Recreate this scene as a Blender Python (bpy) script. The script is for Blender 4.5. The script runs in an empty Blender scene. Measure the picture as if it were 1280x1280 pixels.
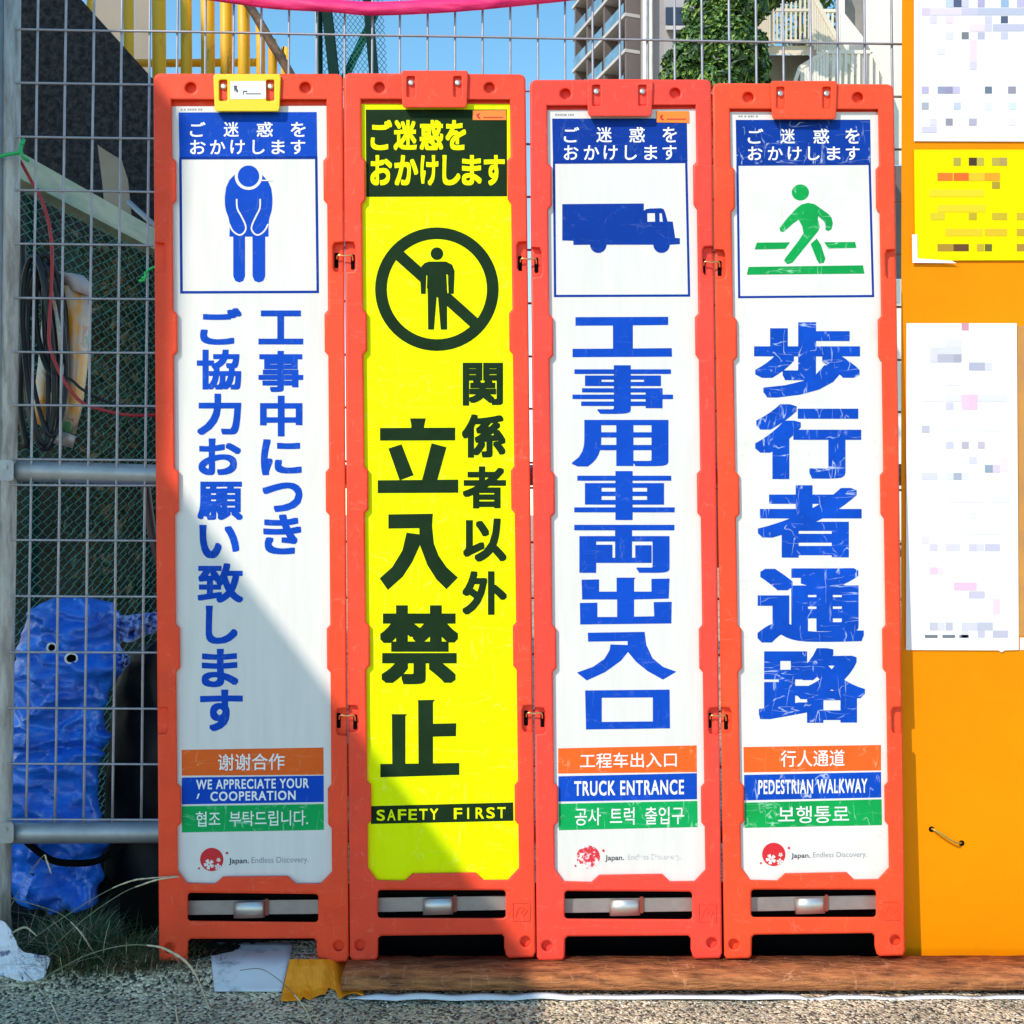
import bpy, bmesh, math, random
from mathutils import Vector, Matrix, noise
from mathutils.geometry import tessellate_polygon
R = math.radians
random.seed(7)
sc = bpy.context.scene
col = sc.collection

# ------------------------------------------------------------------ camera, sky, sun, exposure
S = 0.0013                    # metres per photo pixel on the plane of the sign boards
D = 1.669                     # camera to board plane
H = 0.759                     # camera height
K = S / D
LEAN = 0.03                   # the boards lean back against the fence

cam = bpy.data.cameras.new('camera')
cam_o = bpy.data.objects.new('camera', cam); col.objects.link(cam_o)
cam_o.location = (0, -D, H); cam_o.rotation_euler = (R(90), 0, 0)
cam.sensor_width = 36; cam.lens = 36 * D / (1280 * S)
cam.clip_start = 0.05; cam.clip_end = 2000
sc.camera = cam_o

SUN_AZ, SUN_EL = 43.0, 39.0
sun = bpy.data.lights.new('sun', 'SUN'); sun.energy = 2.6; sun.angle = R(0.55); sun.color = (1.0, 0.885, 0.77)
sun_o = bpy.data.objects.new('sun', sun); col.objects.link(sun_o)
LD = Vector((math.sin(R(SUN_AZ)) * math.cos(R(SUN_EL)), math.cos(R(SUN_AZ)) * math.cos(R(SUN_EL)), -math.sin(R(SUN_EL))))
sun_o.rotation_euler = LD.to_track_quat('-Z', 'Y').to_euler()
sun_o.location = (-3, -5, 6)

w = bpy.data.worlds.new('World'); sc.world = w; w.use_nodes = True
nt = w.node_tree
sky = nt.nodes.new('ShaderNodeTexSky'); sky.sky_type = 'NISHITA'; sky.sun_disc = False
sky.sun_elevation = R(SUN_EL); sky.sun_rotation = R(180 + SUN_AZ)
sky.air_density = 1.0; sky.dust_density = 0.0; sky.ozone_density = 1.0
hs = nt.nodes.new('ShaderNodeHueSaturation'); hs.inputs['Hue'].default_value = 0.482; hs.inputs['Saturation'].default_value = 1.2
bgn = nt.nodes['Background']; bgn.inputs['Strength'].default_value = 0.15
nt.links.new(sky.outputs[0], hs.inputs['Color']); nt.links.new(hs.outputs[0], bgn.inputs[0])

sc.view_settings.view_transform = 'Standard'; sc.view_settings.look = 'None'
sc.view_settings.gamma = 1; sc.view_settings.exposure = 0.8

# ------------------------------------------------------------------ helpers
def lin(c):
    return tuple((x / 255 / 12.92 if x / 255 <= 0.04045 else ((x / 255 + 0.055) / 1.055) ** 2.4) for x in c)

def P(px, py, y):
    t = D + y
    return Vector(((px - 640) * K * t, y, H + (640 - py) * K * t))

def PB(px, py, off=0.0):
    """photo pixel on a plane parallel to the leaning board fronts, off metres behind them"""
    Z = (640 - py) * K
    t = (off + LEAN * H + D) / (1 - LEAN * Z)
    return Vector(((px - 640) * K * t, t - D, H + Z * t))

def PY(y):
    return lambda px, py, off=0.0: P(px, py, y + off)

class MB:
    def __init__(self): self.v = []; self.f = []; self.mi = []; self.cur = 0; self.col = None; self.cols = []
    def add(self, vs, fs):
        b = len(self.v)
        self.v += [Vector(v) for v in vs]
        for f in fs:
            self.f.append([b + i for i in f]); self.mi.append(self.cur); self.cols.append(self.col)
        return self
    def build(self, name, mats, parent=None, smooth=False):
        me = bpy.data.meshes.new(name)
        loc = Vector((0, 0, 0))
        me.from_pydata([tuple(v) for v in self.v], [], self.f)
        if not isinstance(mats, (list, tuple)): mats = [mats]
        for m in mats: me.materials.append(m)
        if len(mats) > 1: me.polygons.foreach_set('material_index', self.mi)
        if self.col is not None:
            at = me.color_attributes.new('ink', 'FLOAT_COLOR', 'CORNER')
            for p in me.polygons:
                c = self.cols[p.index] or (1, 1, 1)
                for li in p.loop_indices: at.data[li].color = (*c, 1)
        if smooth: me.polygons.foreach_set('use_smooth', [True] * len(me.polygons))
        me.update()
        o = bpy.data.objects.new(name, me); col.objects.link(o)
        if parent is not None:
            o.parent = parent
            if parent.type == 'EMPTY': o.matrix_parent_inverse = Matrix.Translation(-Vector(parent.location))
        return o

def tag(o, label=None, cat=None, group=None, kind=None):
    if label: o['label'] = label
    if cat: o['category'] = cat
    if group: o['group'] = group
    if kind: o['kind'] = kind
    return o

def empty(name, loc, label, cat, group=None):
    o = bpy.data.objects.new(name, None); col.objects.link(o); o.location = loc; o.empty_display_size = 0.05
    return tag(o, label, cat, group)

def flat(mb, loops, mp, off=0.0):
    vs = [Vector((x, y, 0)) for l in loops for x, y in l]
    tr = tessellate_polygon([[Vector((x, y, 0)) for x, y in l] for l in loops])
    mb.add([mp(v.x, v.y, off) for v in vs], [list(t) for t in tr]); return mb

def prism(mb, loops, mp, o0, o1):
    n = sum(len(l) for l in loops)
    vs = [(x, y) for l in loops for x, y in l]
    tr = tessellate_polygon([[Vector((x, y, 0)) for x, y in l] for l in loops])
    V = [mp(x, y, o0) for x, y in vs] + [mp(x, y, o1) for x, y in vs]
    F = [list(t) for t in tr] + [[n + i for i in reversed(t)] for t in tr]
    b = 0
    for l in loops:
        m = len(l)
        for i in range(m):
            j = (i + 1) % m
            F.append([b + i, b + j, n + b + j, n + b + i])
        b += m
    mb.add(V, F); return mb

def rect(x0, y0, x1, y1): return [(x0, y0), (x1, y0), (x1, y1), (x0, y1)]
def disc(cx, cy, r, n=28, ry=None):
    ry = ry or r
    return [(cx + r * math.cos(2 * math.pi * i / n), cy + ry * math.sin(2 * math.pi * i / n)) for i in range(n)]
def rrect(x0, y0, x1, y1, r, n=4):
    out = []
    for cx, cy, a in ((x1 - r, y0 + r, -90), (x1 - r, y1 - r, 0), (x0 + r, y1 - r, 90), (x0 + r, y0 + r, 180)):
        for i in range(n + 1):
            b = R(a + 90 * i / n); out.append((cx + r * math.cos(b), cy + r * math.sin(b)))
    return out
def stroke(pts, wd):
    """closed outline of a round-ended polyline in pixels"""
    L, Rr = [], []
    for i, p in enumerate(pts):
        a = Vector(pts[max(i - 1, 0)]); b = Vector(pts[min(i + 1, len(pts) - 1)])
        d = (b - a).normalized(); n = Vector((-d.y, d.x)) * wd / 2
        L.append((p[0] + n.x, p[1] + n.y)); Rr.append((p[0] - n.x, p[1] - n.y))
    return L + Rr[::-1]

def tube(mb, pts, r, n=7, closed=False):
    pts = [Vector(p) for p in pts]
    m = len(pts); rings = []
    up = Vector((0.13, 0.31, 0.94))
    for i, p in enumerate(pts):
        a = pts[(i - 1) % m] if closed else pts[max(i - 1, 0)]
        b = pts[(i + 1) % m] if closed else pts[min(i + 1, m - 1)]
        d = (b - a).normalized()
        u = d.cross(up)
        if u.length < 0.05: u = d.cross(Vector((1, 0, 0)))
        u.normalize(); v = d.cross(u)
        rr = r[i] if isinstance(r, (list, tuple)) else r
        rings.append([p + (u * math.cos(2 * math.pi * k / n) + v * math.sin(2 * math.pi * k / n)) * rr for k in range(n)])
    V = [q for g in rings for q in g]; F = []
    for i in range(m if closed else m - 1):
        j = (i + 1) % m
        for k in range(n):
            F.append([i * n + k, i * n + (k + 1) % n, j * n + (k + 1) % n, j * n + k])
    if not closed: F += [list(range(n))[::-1], [(m - 1) * n + k for k in range(n)]]
    mb.add(V, F); return mb

def smooth_path(pts, sub=6):
    pts = [Vector(p) for p in pts]; out = []
    for i in range(len(pts) - 1):
        p0 = pts[max(i - 1, 0)]; p1 = pts[i]; p2 = pts[i + 1]; p3 = pts[min(i + 2, len(pts) - 1)]
        for s in range(sub):
            t = s / sub
            out.append(0.5 * ((2 * p1) + (p2 - p0) * t + (2 * p0 - 5 * p1 + 4 * p2 - p3) * t * t + (3 * p1 - p0 - 3 * p2 + p3) * t ** 3))
    out.append(pts[-1]); return out

def box(mb, a, b):
    x0, y0, z0 = a; x1, y1, z1 = b
    V = [(x0, y0, z0), (x1, y0, z0), (x1, y1, z0), (x0, y1, z0), (x0, y0, z1), (x1, y0, z1), (x1, y1, z1), (x0, y1, z1)]
    mb.add(V, [[0, 3, 2, 1], [4, 5, 6, 7], [0, 1, 5, 4], [1, 2, 6, 5], [2, 3, 7, 6], [3, 0, 4, 7]]); return mb

def beam(mb, a, b, wx, wy=None):
    """square bar between two points"""
    a = Vector(a); b = Vector(b); wy = wy or wx
    d = (b - a).normalized(); u = d.cross(Vector((0, 1, 0)))
    if u.length < 0.1: u = d.cross(Vector((1, 0, 0)))
    u.normalize(); v = d.cross(u)
    V = []
    for p in (a, b):
        for s, t in ((-1, -1), (1, -1), (1, 1), (-1, 1)): V.append(p + u * s * wx / 2 + v * t * wy / 2)
    mb.add(V, [[3, 2, 1, 0], [4, 5, 6, 7], [0, 1, 5, 4], [1, 2, 6, 5], [2, 3, 7, 6], [3, 0, 4, 7]]); return mb

_gl = {}
def glyph_mesh(ch, space):
    key = (ch, space)
    if key in _gl: return _gl[key]
    cu = bpy.data.curves.new('type', 'FONT'); cu.body = ch; cu.size = 1; cu.space_character = space; cu.resolution_u = 4
    o = bpy.data.objects.new('type', cu); col.objects.link(o)
    dg = bpy.context.evaluated_depsgraph_get()
    me = bpy.data.meshes.new_from_object(o.evaluated_get(dg))
    vs = [(v.co.x, v.co.y) for v in me.vertices]; fs = [list(p.vertices) for p in me.polygons]
    bpy.data.objects.remove(o); bpy.data.curves.remove(cu); bpy.data.meshes.remove(me)
    _gl[key] = (vs, fs); return _gl[key]

def text(mb, s, bx, mp, off, bold=0.0, slope=0.0, space=1.0):
    """whole string (or one character) stretched to the pixel box it fills in the photograph"""
    vs, fs = glyph_mesh(s, space)
    hx, hy = bold if isinstance(bold, tuple) else (bold, bold)
    xs = [v[0] for v in vs]; ys = [v[1] for v in vs]
    ax, bx_, ay, by = min(xs) - hx, max(xs) + hx, min(ys) - hy, max(ys) + hy
    x0, y0, x1, y1 = bx
    m = max(hx, hy)
    if m < 0.004: sh = [(0, 0)]
    elif m < 0.02: sh = [(-hx, -hy), (hx, -hy), (hx, hy), (-hx, hy)]
    else:
        k = 5 if m < 0.032 else 7
        sh = [(hx * (2 * i / (k - 1) - 1), hy * (2 * j / (k - 1) - 1)) for i in range(k) for j in range(k) if i in (0, k - 1) or j in (0, k - 1)] + [(0, 0)]
    for n, (dx, dy) in enumerate(sh):       # heavy weight: the stroke laid down several times
        V = []
        for x, y in vs:
            px = x0 + (x + dx - ax) / (bx_ - ax) * (x1 - x0)
            py = y1 - (y + dy - ay) / (by - ay) * (y1 - y0) + (px - x0) * slope
            V.append(mp(px, py, off - n * 0.000012))
        mb.add(V, fs)
    return mb

# ------------------------------------------------------------------ materials
MATS = {}
def mat(name, color, rough=0.6, metal=0.0, var=0.0, scale=8.0, bump=0.0, bscale=60.0, color2=None, ramp=(0.35, 0.65), spec=0.5, stretch=None, detail=6, scratch=None, coat=0.0):
    m = bpy.data.materials.new(name); m.use_nodes = True
    n = m.node_tree.nodes; l = m.node_tree.links; b = n['Principled BSDF']
    b.inputs['Base Color'].default_value = (*color, 1); b.inputs['Roughness'].default_value = rough
    b.inputs['Metallic'].default_value = metal; b.inputs['Specular IOR Level'].default_value = spec
    if coat: b.inputs['Coat Weight'].default_value = coat
    tc = n.new('ShaderNodeTexCoord'); vec = tc.outputs['Object']
    if stretch:
        mp = n.new('ShaderNodeMapping'); mp.inputs['Scale'].default_value = stretch; l.new(vec, mp.inputs[0]); vec = mp.outputs[0]
    out = None
    if var or color2:
        tx = n.new('ShaderNodeTexNoise'); tx.inputs['Scale'].default_value = scale; tx.inputs['Detail'].default_value = detail; tx.inputs['Roughness'].default_value = 0.65
        l.new(vec, tx.inputs['Vector'])
        cr = n.new('ShaderNodeValToRGB'); cr.color_ramp.elements[0].position = ramp[0]; cr.color_ramp.elements[1].position = ramp[1]
        c2 = color2 or tuple(max(0, c * (1 - var)) for c in color)
        cr.color_ramp.elements[0].color = (*c2, 1); cr.color_ramp.elements[1].color = (*color, 1)
        l.new(tx.outputs['Fac'], cr.inputs[0]); out = cr.outputs[0]
        if rough < 0.95:
            mr = n.new('ShaderNodeMapRange'); mr.inputs['To Min'].default_value = min(1, rough + 0.12); mr.inputs['To Max'].default_value = max(0.05, rough - 0.08)
            l.new(tx.outputs['Fac'], mr.inputs[0]); l.new(mr.outputs[0], b.inputs['Roughness'])
    if scratch:
        sc_col, amount, sscale = scratch
        acc = None
        for k, (rot, st) in enumerate(((0.5, (1, 1, 6)), (-0.8, (5, 1, 1)), (1.3, (2, 1, 2)))):
            mp2 = n.new('ShaderNodeMapping'); mp2.inputs['Rotation'].default_value = (0, rot, 0); mp2.inputs['Scale'].default_value = st
            mp2.inputs['Location'].default_value = (k * 3.1, 0, k * 1.7)
            l.new(tc.outputs['Object'], mp2.inputs[0])
            tn = n.new('ShaderNodeTexNoise'); tn.inputs['Scale'].default_value = sscale; tn.inputs['Detail'].default_value = 3
            l.new(mp2.outputs[0], tn.inputs['Vector'])
            su = n.new('ShaderNodeMath'); su.operation = 'SUBTRACT'; su.inputs[1].default_value = 0.5; l.new(tn.outputs['Fac'], su.inputs[0])
            ab = n.new('ShaderNodeMath'); ab.operation = 'ABSOLUTE'; l.new(su.outputs[0], ab.inputs[0])
            lt = n.new('ShaderNodeMapRange'); lt.inputs['From Min'].default_value = 0.0; lt.inputs['From Max'].default_value = 0.012
            lt.inputs['To Min'].default_value = 1; lt.inputs['To Max'].default_value = 0; l.new(ab.outputs[0], lt.inputs[0])
            # only here and there
            tm = n.new('ShaderNodeTexNoise'); tm.inputs['Scale'].default_value = 14 + 5 * k; l.new(mp2.outputs[0], tm.inputs['Vector'])
            mm = n.new('ShaderNodeMapRange'); mm.inputs['From Min'].default_value = 0.5; mm.inputs['From Max'].default_value = 0.68; l.new(tm.outputs['Fac'], mm.inputs[0])
            mu = n.new('ShaderNodeMath'); mu.operation = 'MULTIPLY'; l.new(lt.outputs[0], mu.inputs[0]); l.new(mm.outputs[0], mu.inputs[1])
            if acc is None: acc = mu.outputs[0]
            else:
                mx = n.new('ShaderNodeMath'); mx.operation = 'MAXIMUM'; l.new(acc, mx.inputs[0]); l.new(mu.outputs[0], mx.inputs[1]); acc = mx.outputs[0]
        am = n.new('ShaderNodeMath'); am.operation = 'MULTIPLY'; am.inputs[1].default_value = amount; l.new(acc, am.inputs[0])
        mixn = n.new('ShaderNodeMix'); mixn.data_type = 'RGBA'
        l.new(am.outputs[0], mixn.inputs[0])
        if out: l.new(out, mixn.inputs[6])
        else: mixn.inputs[6].default_value = (*color, 1)
        mixn.inputs[7].default_value = (*sc_col, 1); out = mixn.outputs[2]
    if out: l.new(out, b.inputs['Base Color'])
    if bump:
        tb = n.new('ShaderNodeTexNoise'); tb.inputs['Scale'].default_value = bscale; tb.inputs['Detail'].default_value = 5
        l.new(vec, tb.inputs['Vector'])
        bp = n.new('ShaderNodeBump'); bp.inputs['Strength'].default_value = bump; bp.inputs['Distance'].default_value = 0.004
        l.new(tb.outputs['Fac'], bp.inputs['Height']); l.new(bp.outputs[0], b.inputs['Normal'])
    MATS[name] = m
    return m

RED = [mat('orange_red_plastic_a', (0.93, 0.076, 0.026), 0.42, var=0.14, scale=9, bump=0.08, bscale=45, spec=0.2, scratch=((0.95, 0.30, 0.20), 0.22, 7)),
       mat('orange_red_plastic_b', (0.93, 0.074, 0.033), 0.45, var=0.17, scale=7, bump=0.08, bscale=40, spec=0.2, scratch=((0.95, 0.30, 0.20), 0.22, 8)),
       mat('orange_red_plastic_c', (0.92, 0.068, 0.043), 0.45, var=0.13, scale=8, bump=0.08, bscale=42, spec=0.2, scratch=((0.95, 0.30, 0.20), 0.22, 9)),
       mat('orange_red_plastic_d', (0.94, 0.082, 0.028), 0.44, var=0.18, scale=6, bump=0.08, bscale=44, spec=0.2, scratch=((0.95, 0.30, 0.20), 0.22, 10))]
WHITE = mat('white_sign_sheet', (0.715, 0.695, 0.66), 0.5, var=0.07, scale=9, ramp=(0.3, 0.6), stretch=(7, 1, 0.8), bump=0.02, bscale=80, spec=0.4)
WHITE_W = mat('worn_white_sign_sheet', (0.74, 0.715, 0.675), 0.5, color2=(0.68, 0.66, 0.61), scale=9, ramp=(0.32, 0.52), bump=0.03, bscale=80, spec=0.4, scratch=((0.55, 0.52, 0.47), 0.4, 8))
YELLOW = mat('fluorescent_yellow_sheet', (0.80, 0.88, 0.0), 0.6, var=0.10, scale=8, ramp=(0.25, 0.5), stretch=(5, 1, 0.8), spec=0.08, scratch=((0.9, 0.85, 0.25), 0.25, 7))
BLUE = mat('blue_print', (0.005, 0.068, 0.50), 0.62, var=0.15, scale=14, spec=0.06, scratch=((0.3, 0.4, 0.75), 0.15, 9))
NAVY = mat('dark_blue_print', (0.005, 0.042, 0.31), 0.62, var=0.12, scale=14, spec=0.06, scratch=((0.3, 0.4, 0.7), 0.15, 9))
BLUE_W = mat('scratched_blue_print', (0.005, 0.075, 0.53), 0.62, var=0.25, scale=16, spec=0.06, scratch=((0.55, 0.65, 0.85), 0.85, 8))
NAVY_W = mat('scratched_dark_blue_print', (0.005, 0.046, 0.33), 0.62, var=0.2, scale=16, spec=0.06, scratch=((0.55, 0.65, 0.85), 0.8, 9))
GREEN_W = mat('scratched_green_print', (0.004, 0.36, 0.075), 0.62, var=0.2, scale=16, spec=0.12, scratch=((0.45, 0.8, 0.6), 0.75, 9))
GREEN = mat('green_print', (0.003, 0.36, 0.09), 0.62, var=0.12, scale=12, spec=0.12, scratch=((0.45, 0.8, 0.6), 0.62, 9))
ORANGE = mat('orange_print', (0.80, 0.125, 0.018), 0.62, var=0.08, scale=12, spec=0.12, scratch=((0.9, 0.5, 0.3), 0.5, 9))
INKWHITE = mat('white_print', (0.82, 0.82, 0.81), 0.5, spec=0.3)
BLACKGREEN = mat('dark_green_black_print', (0.012, 0.033, 0.012), 0.62, var=0.25, scale=20, spec=0.06)
INKYEL = mat('yellow_print', (0.80, 0.88, 0.0), 0.6, spec=0.08)
LOGORED = mat('red_print', (0.62, 0.02, 0.03), 0.5, spec=0.3)
LOGOFADED = mat('faded_red_print', (0.62, 0.03, 0.05), 0.5, color2=(0.8, 0.72, 0.71), scale=75, ramp=(0.44, 0.5), spec=0.3)
INKDARK = mat('dark_grey_print', (0.03, 0.035, 0.06), 0.5)
INKGREY = mat('grey_print', (0.27, 0.28, 0.31), 0.5)
INKFADED = mat('faded_grey_print', (0.42, 0.40, 0.40), 0.5, color2=(0.74, 0.73, 0.71), scale=130, ramp=(0.4, 0.5))
YCLIP = mat('yellow_clip_plastic', (0.84, 0.60, 0.0), 0.4, var=0.06, scale=12, spec=0.4)
RECESS = mat('recess_red_plastic', (0.62, 0.03, 0.012), 0.6)
STEEL = mat('bright_steel', (0.62, 0.60, 0.57), 0.40, metal=0.75, var=0.15, scale=30, bump=0.05, bscale=120)
DULLSTEEL = mat('dull_steel', (0.36, 0.33, 0.31), 0.5, metal=0.5, var=0.2, scale=25, bump=0.05, bscale=90)
BRASS = mat('brass_wire', (0.75, 0.48, 0.18), 0.3, metal=0.9)
BLACK = mat('black_rubber_and_shade', (0.004, 0.004, 0.004), 0.9, spec=0.05, var=0.3, scale=20)  # also the colour standing in for shade behind the feet and slots
STICKER = mat('orange_sticker', (0.85, 0.22, 0.012), 0.45)
GALV = mat('galvanised_steel', (0.40, 0.42, 0.44), 0.45, metal=0.55, var=0.25, scale=18, bump=0.05, bscale=60)
GALVPOST = mat('weathered_galvanised_post', (0.48, 0.46, 0.43), 0.6, metal=0.15, color2=(0.26, 0.23, 0.20), scale=14, ramp=(0.35, 0.6), stretch=(6, 6, 1))
WIRE = mat('galvanised_wire', (0.40, 0.39, 0.43), 0.45, metal=0.4, var=0.2, scale=40)
PANELO = mat('orange_painted_steel', (0.92, 0.275, 0.0), 0.5, var=0.13, scale=2.6, bump=0.04, bscale=6, spec=0.1, scratch=((0.75, 0.22, 0.0), 0.3, 5))
PAPER = mat('white_paper', (0.83, 0.83, 0.82), 0.7, var=0.02, scale=5)
PAPERY = mat('yellow_paper', (0.88, 0.72, 0.0), 0.7, spec=0.08, var=0.03, scale=6)
BROWN = mat('mottled_brown', (0.46, 0.22, 0.07), 0.7, color2=(0.60, 0.27, 0.05), scale=18)
RUST = mat('rusty_steel', (0.50, 0.190, 0.068), 0.85, color2=(0.12, 0.045, 0.022), scale=55, ramp=(0.33, 0.62), bump=1.0, bscale=160, spec=0.15, stretch=(0.35, 1.2, 3.0), detail=12, scratch=((0.70, 0.36, 0.20), 0.6, 9))
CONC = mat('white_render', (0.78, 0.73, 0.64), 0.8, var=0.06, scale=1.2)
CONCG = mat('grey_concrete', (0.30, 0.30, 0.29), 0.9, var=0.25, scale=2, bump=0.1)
BEIGE = mat('cream_painted_steel', (0.74, 0.65, 0.51), 0.6, var=0.06, scale=3)
DARKSLAB = mat('dark_rough_stone', (0.075, 0.070, 0.072), 0.95, color2=(0.016, 0.017, 0.020), scale=60, ramp=(0.40, 0.72), bump=0.9, bscale=90, spec=0.15)
YPIPE = mat('yellow_pipe_paint', (0.85, 0.43, 0.001), 0.5, color2=(0.30, 0.10, 0.02), scale=9, ramp=(0.28, 0.37), stretch=(1.5, 1.5, 0.5), bump=0.1)
RUSTPIPE = mat('rusted_pipe', (0.30, 0.16, 0.07), 0.8, color2=(0.07, 0.05, 0.04), scale=10, ramp=(0.4, 0.6), bump=0.3)
GREENSTEEL = mat('dark_green_steel', (0.006, 0.035, 0.030), 0.75, spec=0.1, var=0.2, scale=10)
GREENWIRE = mat('green_coated_wire', (0.14, 0.33, 0.27), 0.45, var=0.2, scale=20)
NETWIRE = mat('teal_net_wire', (0.02, 0.20, 0.19), 0.5)
PALERAIL = mat('pale_green_rail', (0.46, 0.47, 0.33), 0.6, color2=(0.20, 0.30, 0.23), scale=9, ramp=(0.35, 0.6), stretch=(1, 0.5, 2))
BANK = mat('overgrown_dark_soil', (0.016, 0.030, 0.022), 0.95, color2=(0.032, 0.027, 0.012), scale=5, ramp=(0.42, 0.62), bump=0.8, bscale=25)
TARP = mat('blue_tarp', (0.020, 0.20, 0.86), 0.30, color2=(0.008, 0.085, 0.52), scale=14, ramp=(0.35, 0.6), bump=1.0, bscale=32, spec=0.6, stretch=(1, 1, 1.6))
TARPFRAY = mat('frayed_blue_tarp', (0.35, 0.45, 0.70), 0.5, color2=(0.02, 0.12, 0.55), scale=40, ramp=(0.4, 0.55), bump=0.4)
EYELET = mat('white_eyelet', (0.75, 0.77, 0.80), 0.35, metal=0.2)
BLACKBAG = mat('black_plastic_sack', (0.010, 0.011, 0.011), 0.45, spec=0.25, var=0.4, scale=10, bump=0.4, bscale=15)
BLACKCABLE = mat('black_cable', (0.008, 0.009, 0.012), 0.45)
REDCABLE = mat('red_cable', (0.40, 0.025, 0.03), 0.5)
PINK = mat('pink_tape', (0.90, 0.025, 0.17), 0.4, color2=(0.75, 0.01, 0.16), scale=25, ramp=(0.4, 0.6), stretch=(1, 1, 6), bump=0.15, bscale=90)
GREENSTRING = mat('green_plastic_string', (0.015, 0.42, 0.12), 0.4)
BRIGHTSTRING = mat('bright_green_plastic_string', (0.01, 0.62, 0.12), 0.4)
LEAFA = mat('leaf_mid_green', (0.060, 0.150, 0.018), 0.5, color2=(0.035, 0.095, 0.012), scale=3, ramp=(0.4, 0.6))
LEAFB = mat('leaf_light_green', (0.19, 0.30, 0.045), 0.5)
LEAFC = mat('leaf_dark_green', (0.022, 0.062, 0.016), 0.5)
BARK = mat('bark', (0.09, 0.06, 0.04), 0.9, var=0.4, scale=12, bump=0.5)
GRASSG = mat('green_grass', (0.030, 0.085, 0.016), 0.6, var=0.4, scale=30)
GRASSD = mat('dry_grass', (0.70, 0.56, 0.36), 0.7, var=0.3, scale=60)
GRASSSTEM = mat('dull_grass_stem', (0.22, 0.22, 0.12), 0.7, var=0.3, scale=60)
GRASSB = mat('brown_thatch', (0.17, 0.11, 0.05), 0.8)
GLASSB = mat('bluish_balcony_glass', (0.16, 0.30, 0.42), 0.25, var=0.35, scale=0.9, spec=0.4)
TOWERW = mat('tower_white_slab', (0.50, 0.46, 0.44), 0.7, var=0.15, scale=0.6)
TOWERB = mat('tower_brown_wall', (0.15, 0.12, 0.115), 0.8, var=0.15, scale=0.4)
TOWERG = mat('tower_grey_wall', (0.36, 0.35, 0.36), 0.8, var=0.12, scale=0.15)
DARKWIN = mat('dark_window', (0.03, 0.03, 0.045), 0.15, spec=0.8)
CORRO = mat('orange_corrugated_plastic', (0.95, 0.31, 0.002), 0.55, var=0.1, scale=14)
DIRTYWHITE = mat('dirty_white_sheet', (0.62, 0.62, 0.63), 0.6, color2=(0.20, 0.20, 0.20), scale=12, ramp=(0.34, 0.46), stretch=(1, 1.6, 1))
CRUMPLED = mat('crumpled_white_paper', (0.72, 0.73, 0.80), 0.7, color2=(0.16, 0.17, 0.28), scale=32, ramp=(0.40, 0.45), bump=0.3)

def ink_material():
    m = bpy.data.materials.new('printed_ink'); m.use_nodes = True
    n = m.node_tree.nodes; b = n['Principled BSDF']; b.inputs['Roughness'].default_value = 0.65
    a = n.new('ShaderNodeAttribute'); a.attribute_name = 'ink'; m.node_tree.links.new(a.outputs['Color'], b.inputs['Base Color'])
    return m
INK = ink_material()

def ground_material():
    m = bpy.data.materials.new('worn_asphalt'); m.use_nodes = True
    n = m.node_tree.nodes; l = m.node_tree.links; b = n['Principled BSDF']; b.inputs['Roughness'].default_value = 0.9
    tc = n.new('ShaderNodeTexCoord')
    vo = n.new('ShaderNodeTexVoronoi'); vo.inputs['Scale'].default_value = 215; l.new(tc.outputs['Object'], vo.inputs['Vector'])
    bw = n.new('ShaderNodeRGBToBW'); l.new(vo.outputs['Color'], bw.inputs[0])
    cr = n.new('ShaderNodeValToRGB')
    e = cr.color_ramp.elements; e[0].position = 0.2; e[0].color = (0.05, 0.045, 0.038, 1); e[1].position = 0.85; e[1].color = (0.78, 0.66, 0.48, 1)
    x = e.new(0.5); x.color = (0.50, 0.41, 0.285, 1)
    l.new(bw.outputs[0], cr.inputs[0])
    no = n.new('ShaderNodeTexNoise'); no.inputs['Scale'].default_value = 6; no.inputs['Detail'].default_value = 6; l.new(tc.outputs['Object'], no.inputs['Vector'])
    cr2 = n.new('ShaderNodeValToRGB'); cr2.color_ramp.elements[0].position = 0.35; cr2.color_ramp.elements[0].color = (0.65, 0.66, 0.62, 1); cr2.color_ramp.elements[1].position = 0.65; cr2.color_ramp.elements[1].color = (1.35, 1.3, 1.2, 1)
    l.new(no.outputs['Fac'], cr2.inputs[0])
    mx = n.new('ShaderNodeMix'); mx.data_type = 'RGBA'; mx.blend_type = 'MULTIPLY'; mx.inputs[0].default_value = 1
    l.new(cr.outputs[0], mx.inputs[6]); l.new(cr2.outputs[0], mx.inputs[7]); l.new(mx.outputs[2], b.inputs['Base Color'])
    bp = n.new('ShaderNodeBump'); bp.inputs['Strength'].default_value = 1.0; bp.inputs['Distance'].default_value = 0.004
    iv = n.new('ShaderNodeMath'); iv.operation = 'SUBTRACT'; iv.inputs[0].default_value = 1; l.new(vo.outputs['Distance'], iv.inputs[1])
    l.new(iv.outputs[0], bp.inputs['Height']); l.new(bp.outputs[0], b.inputs['Normal'])
    return m
ASPHALT = ground_material()

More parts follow.
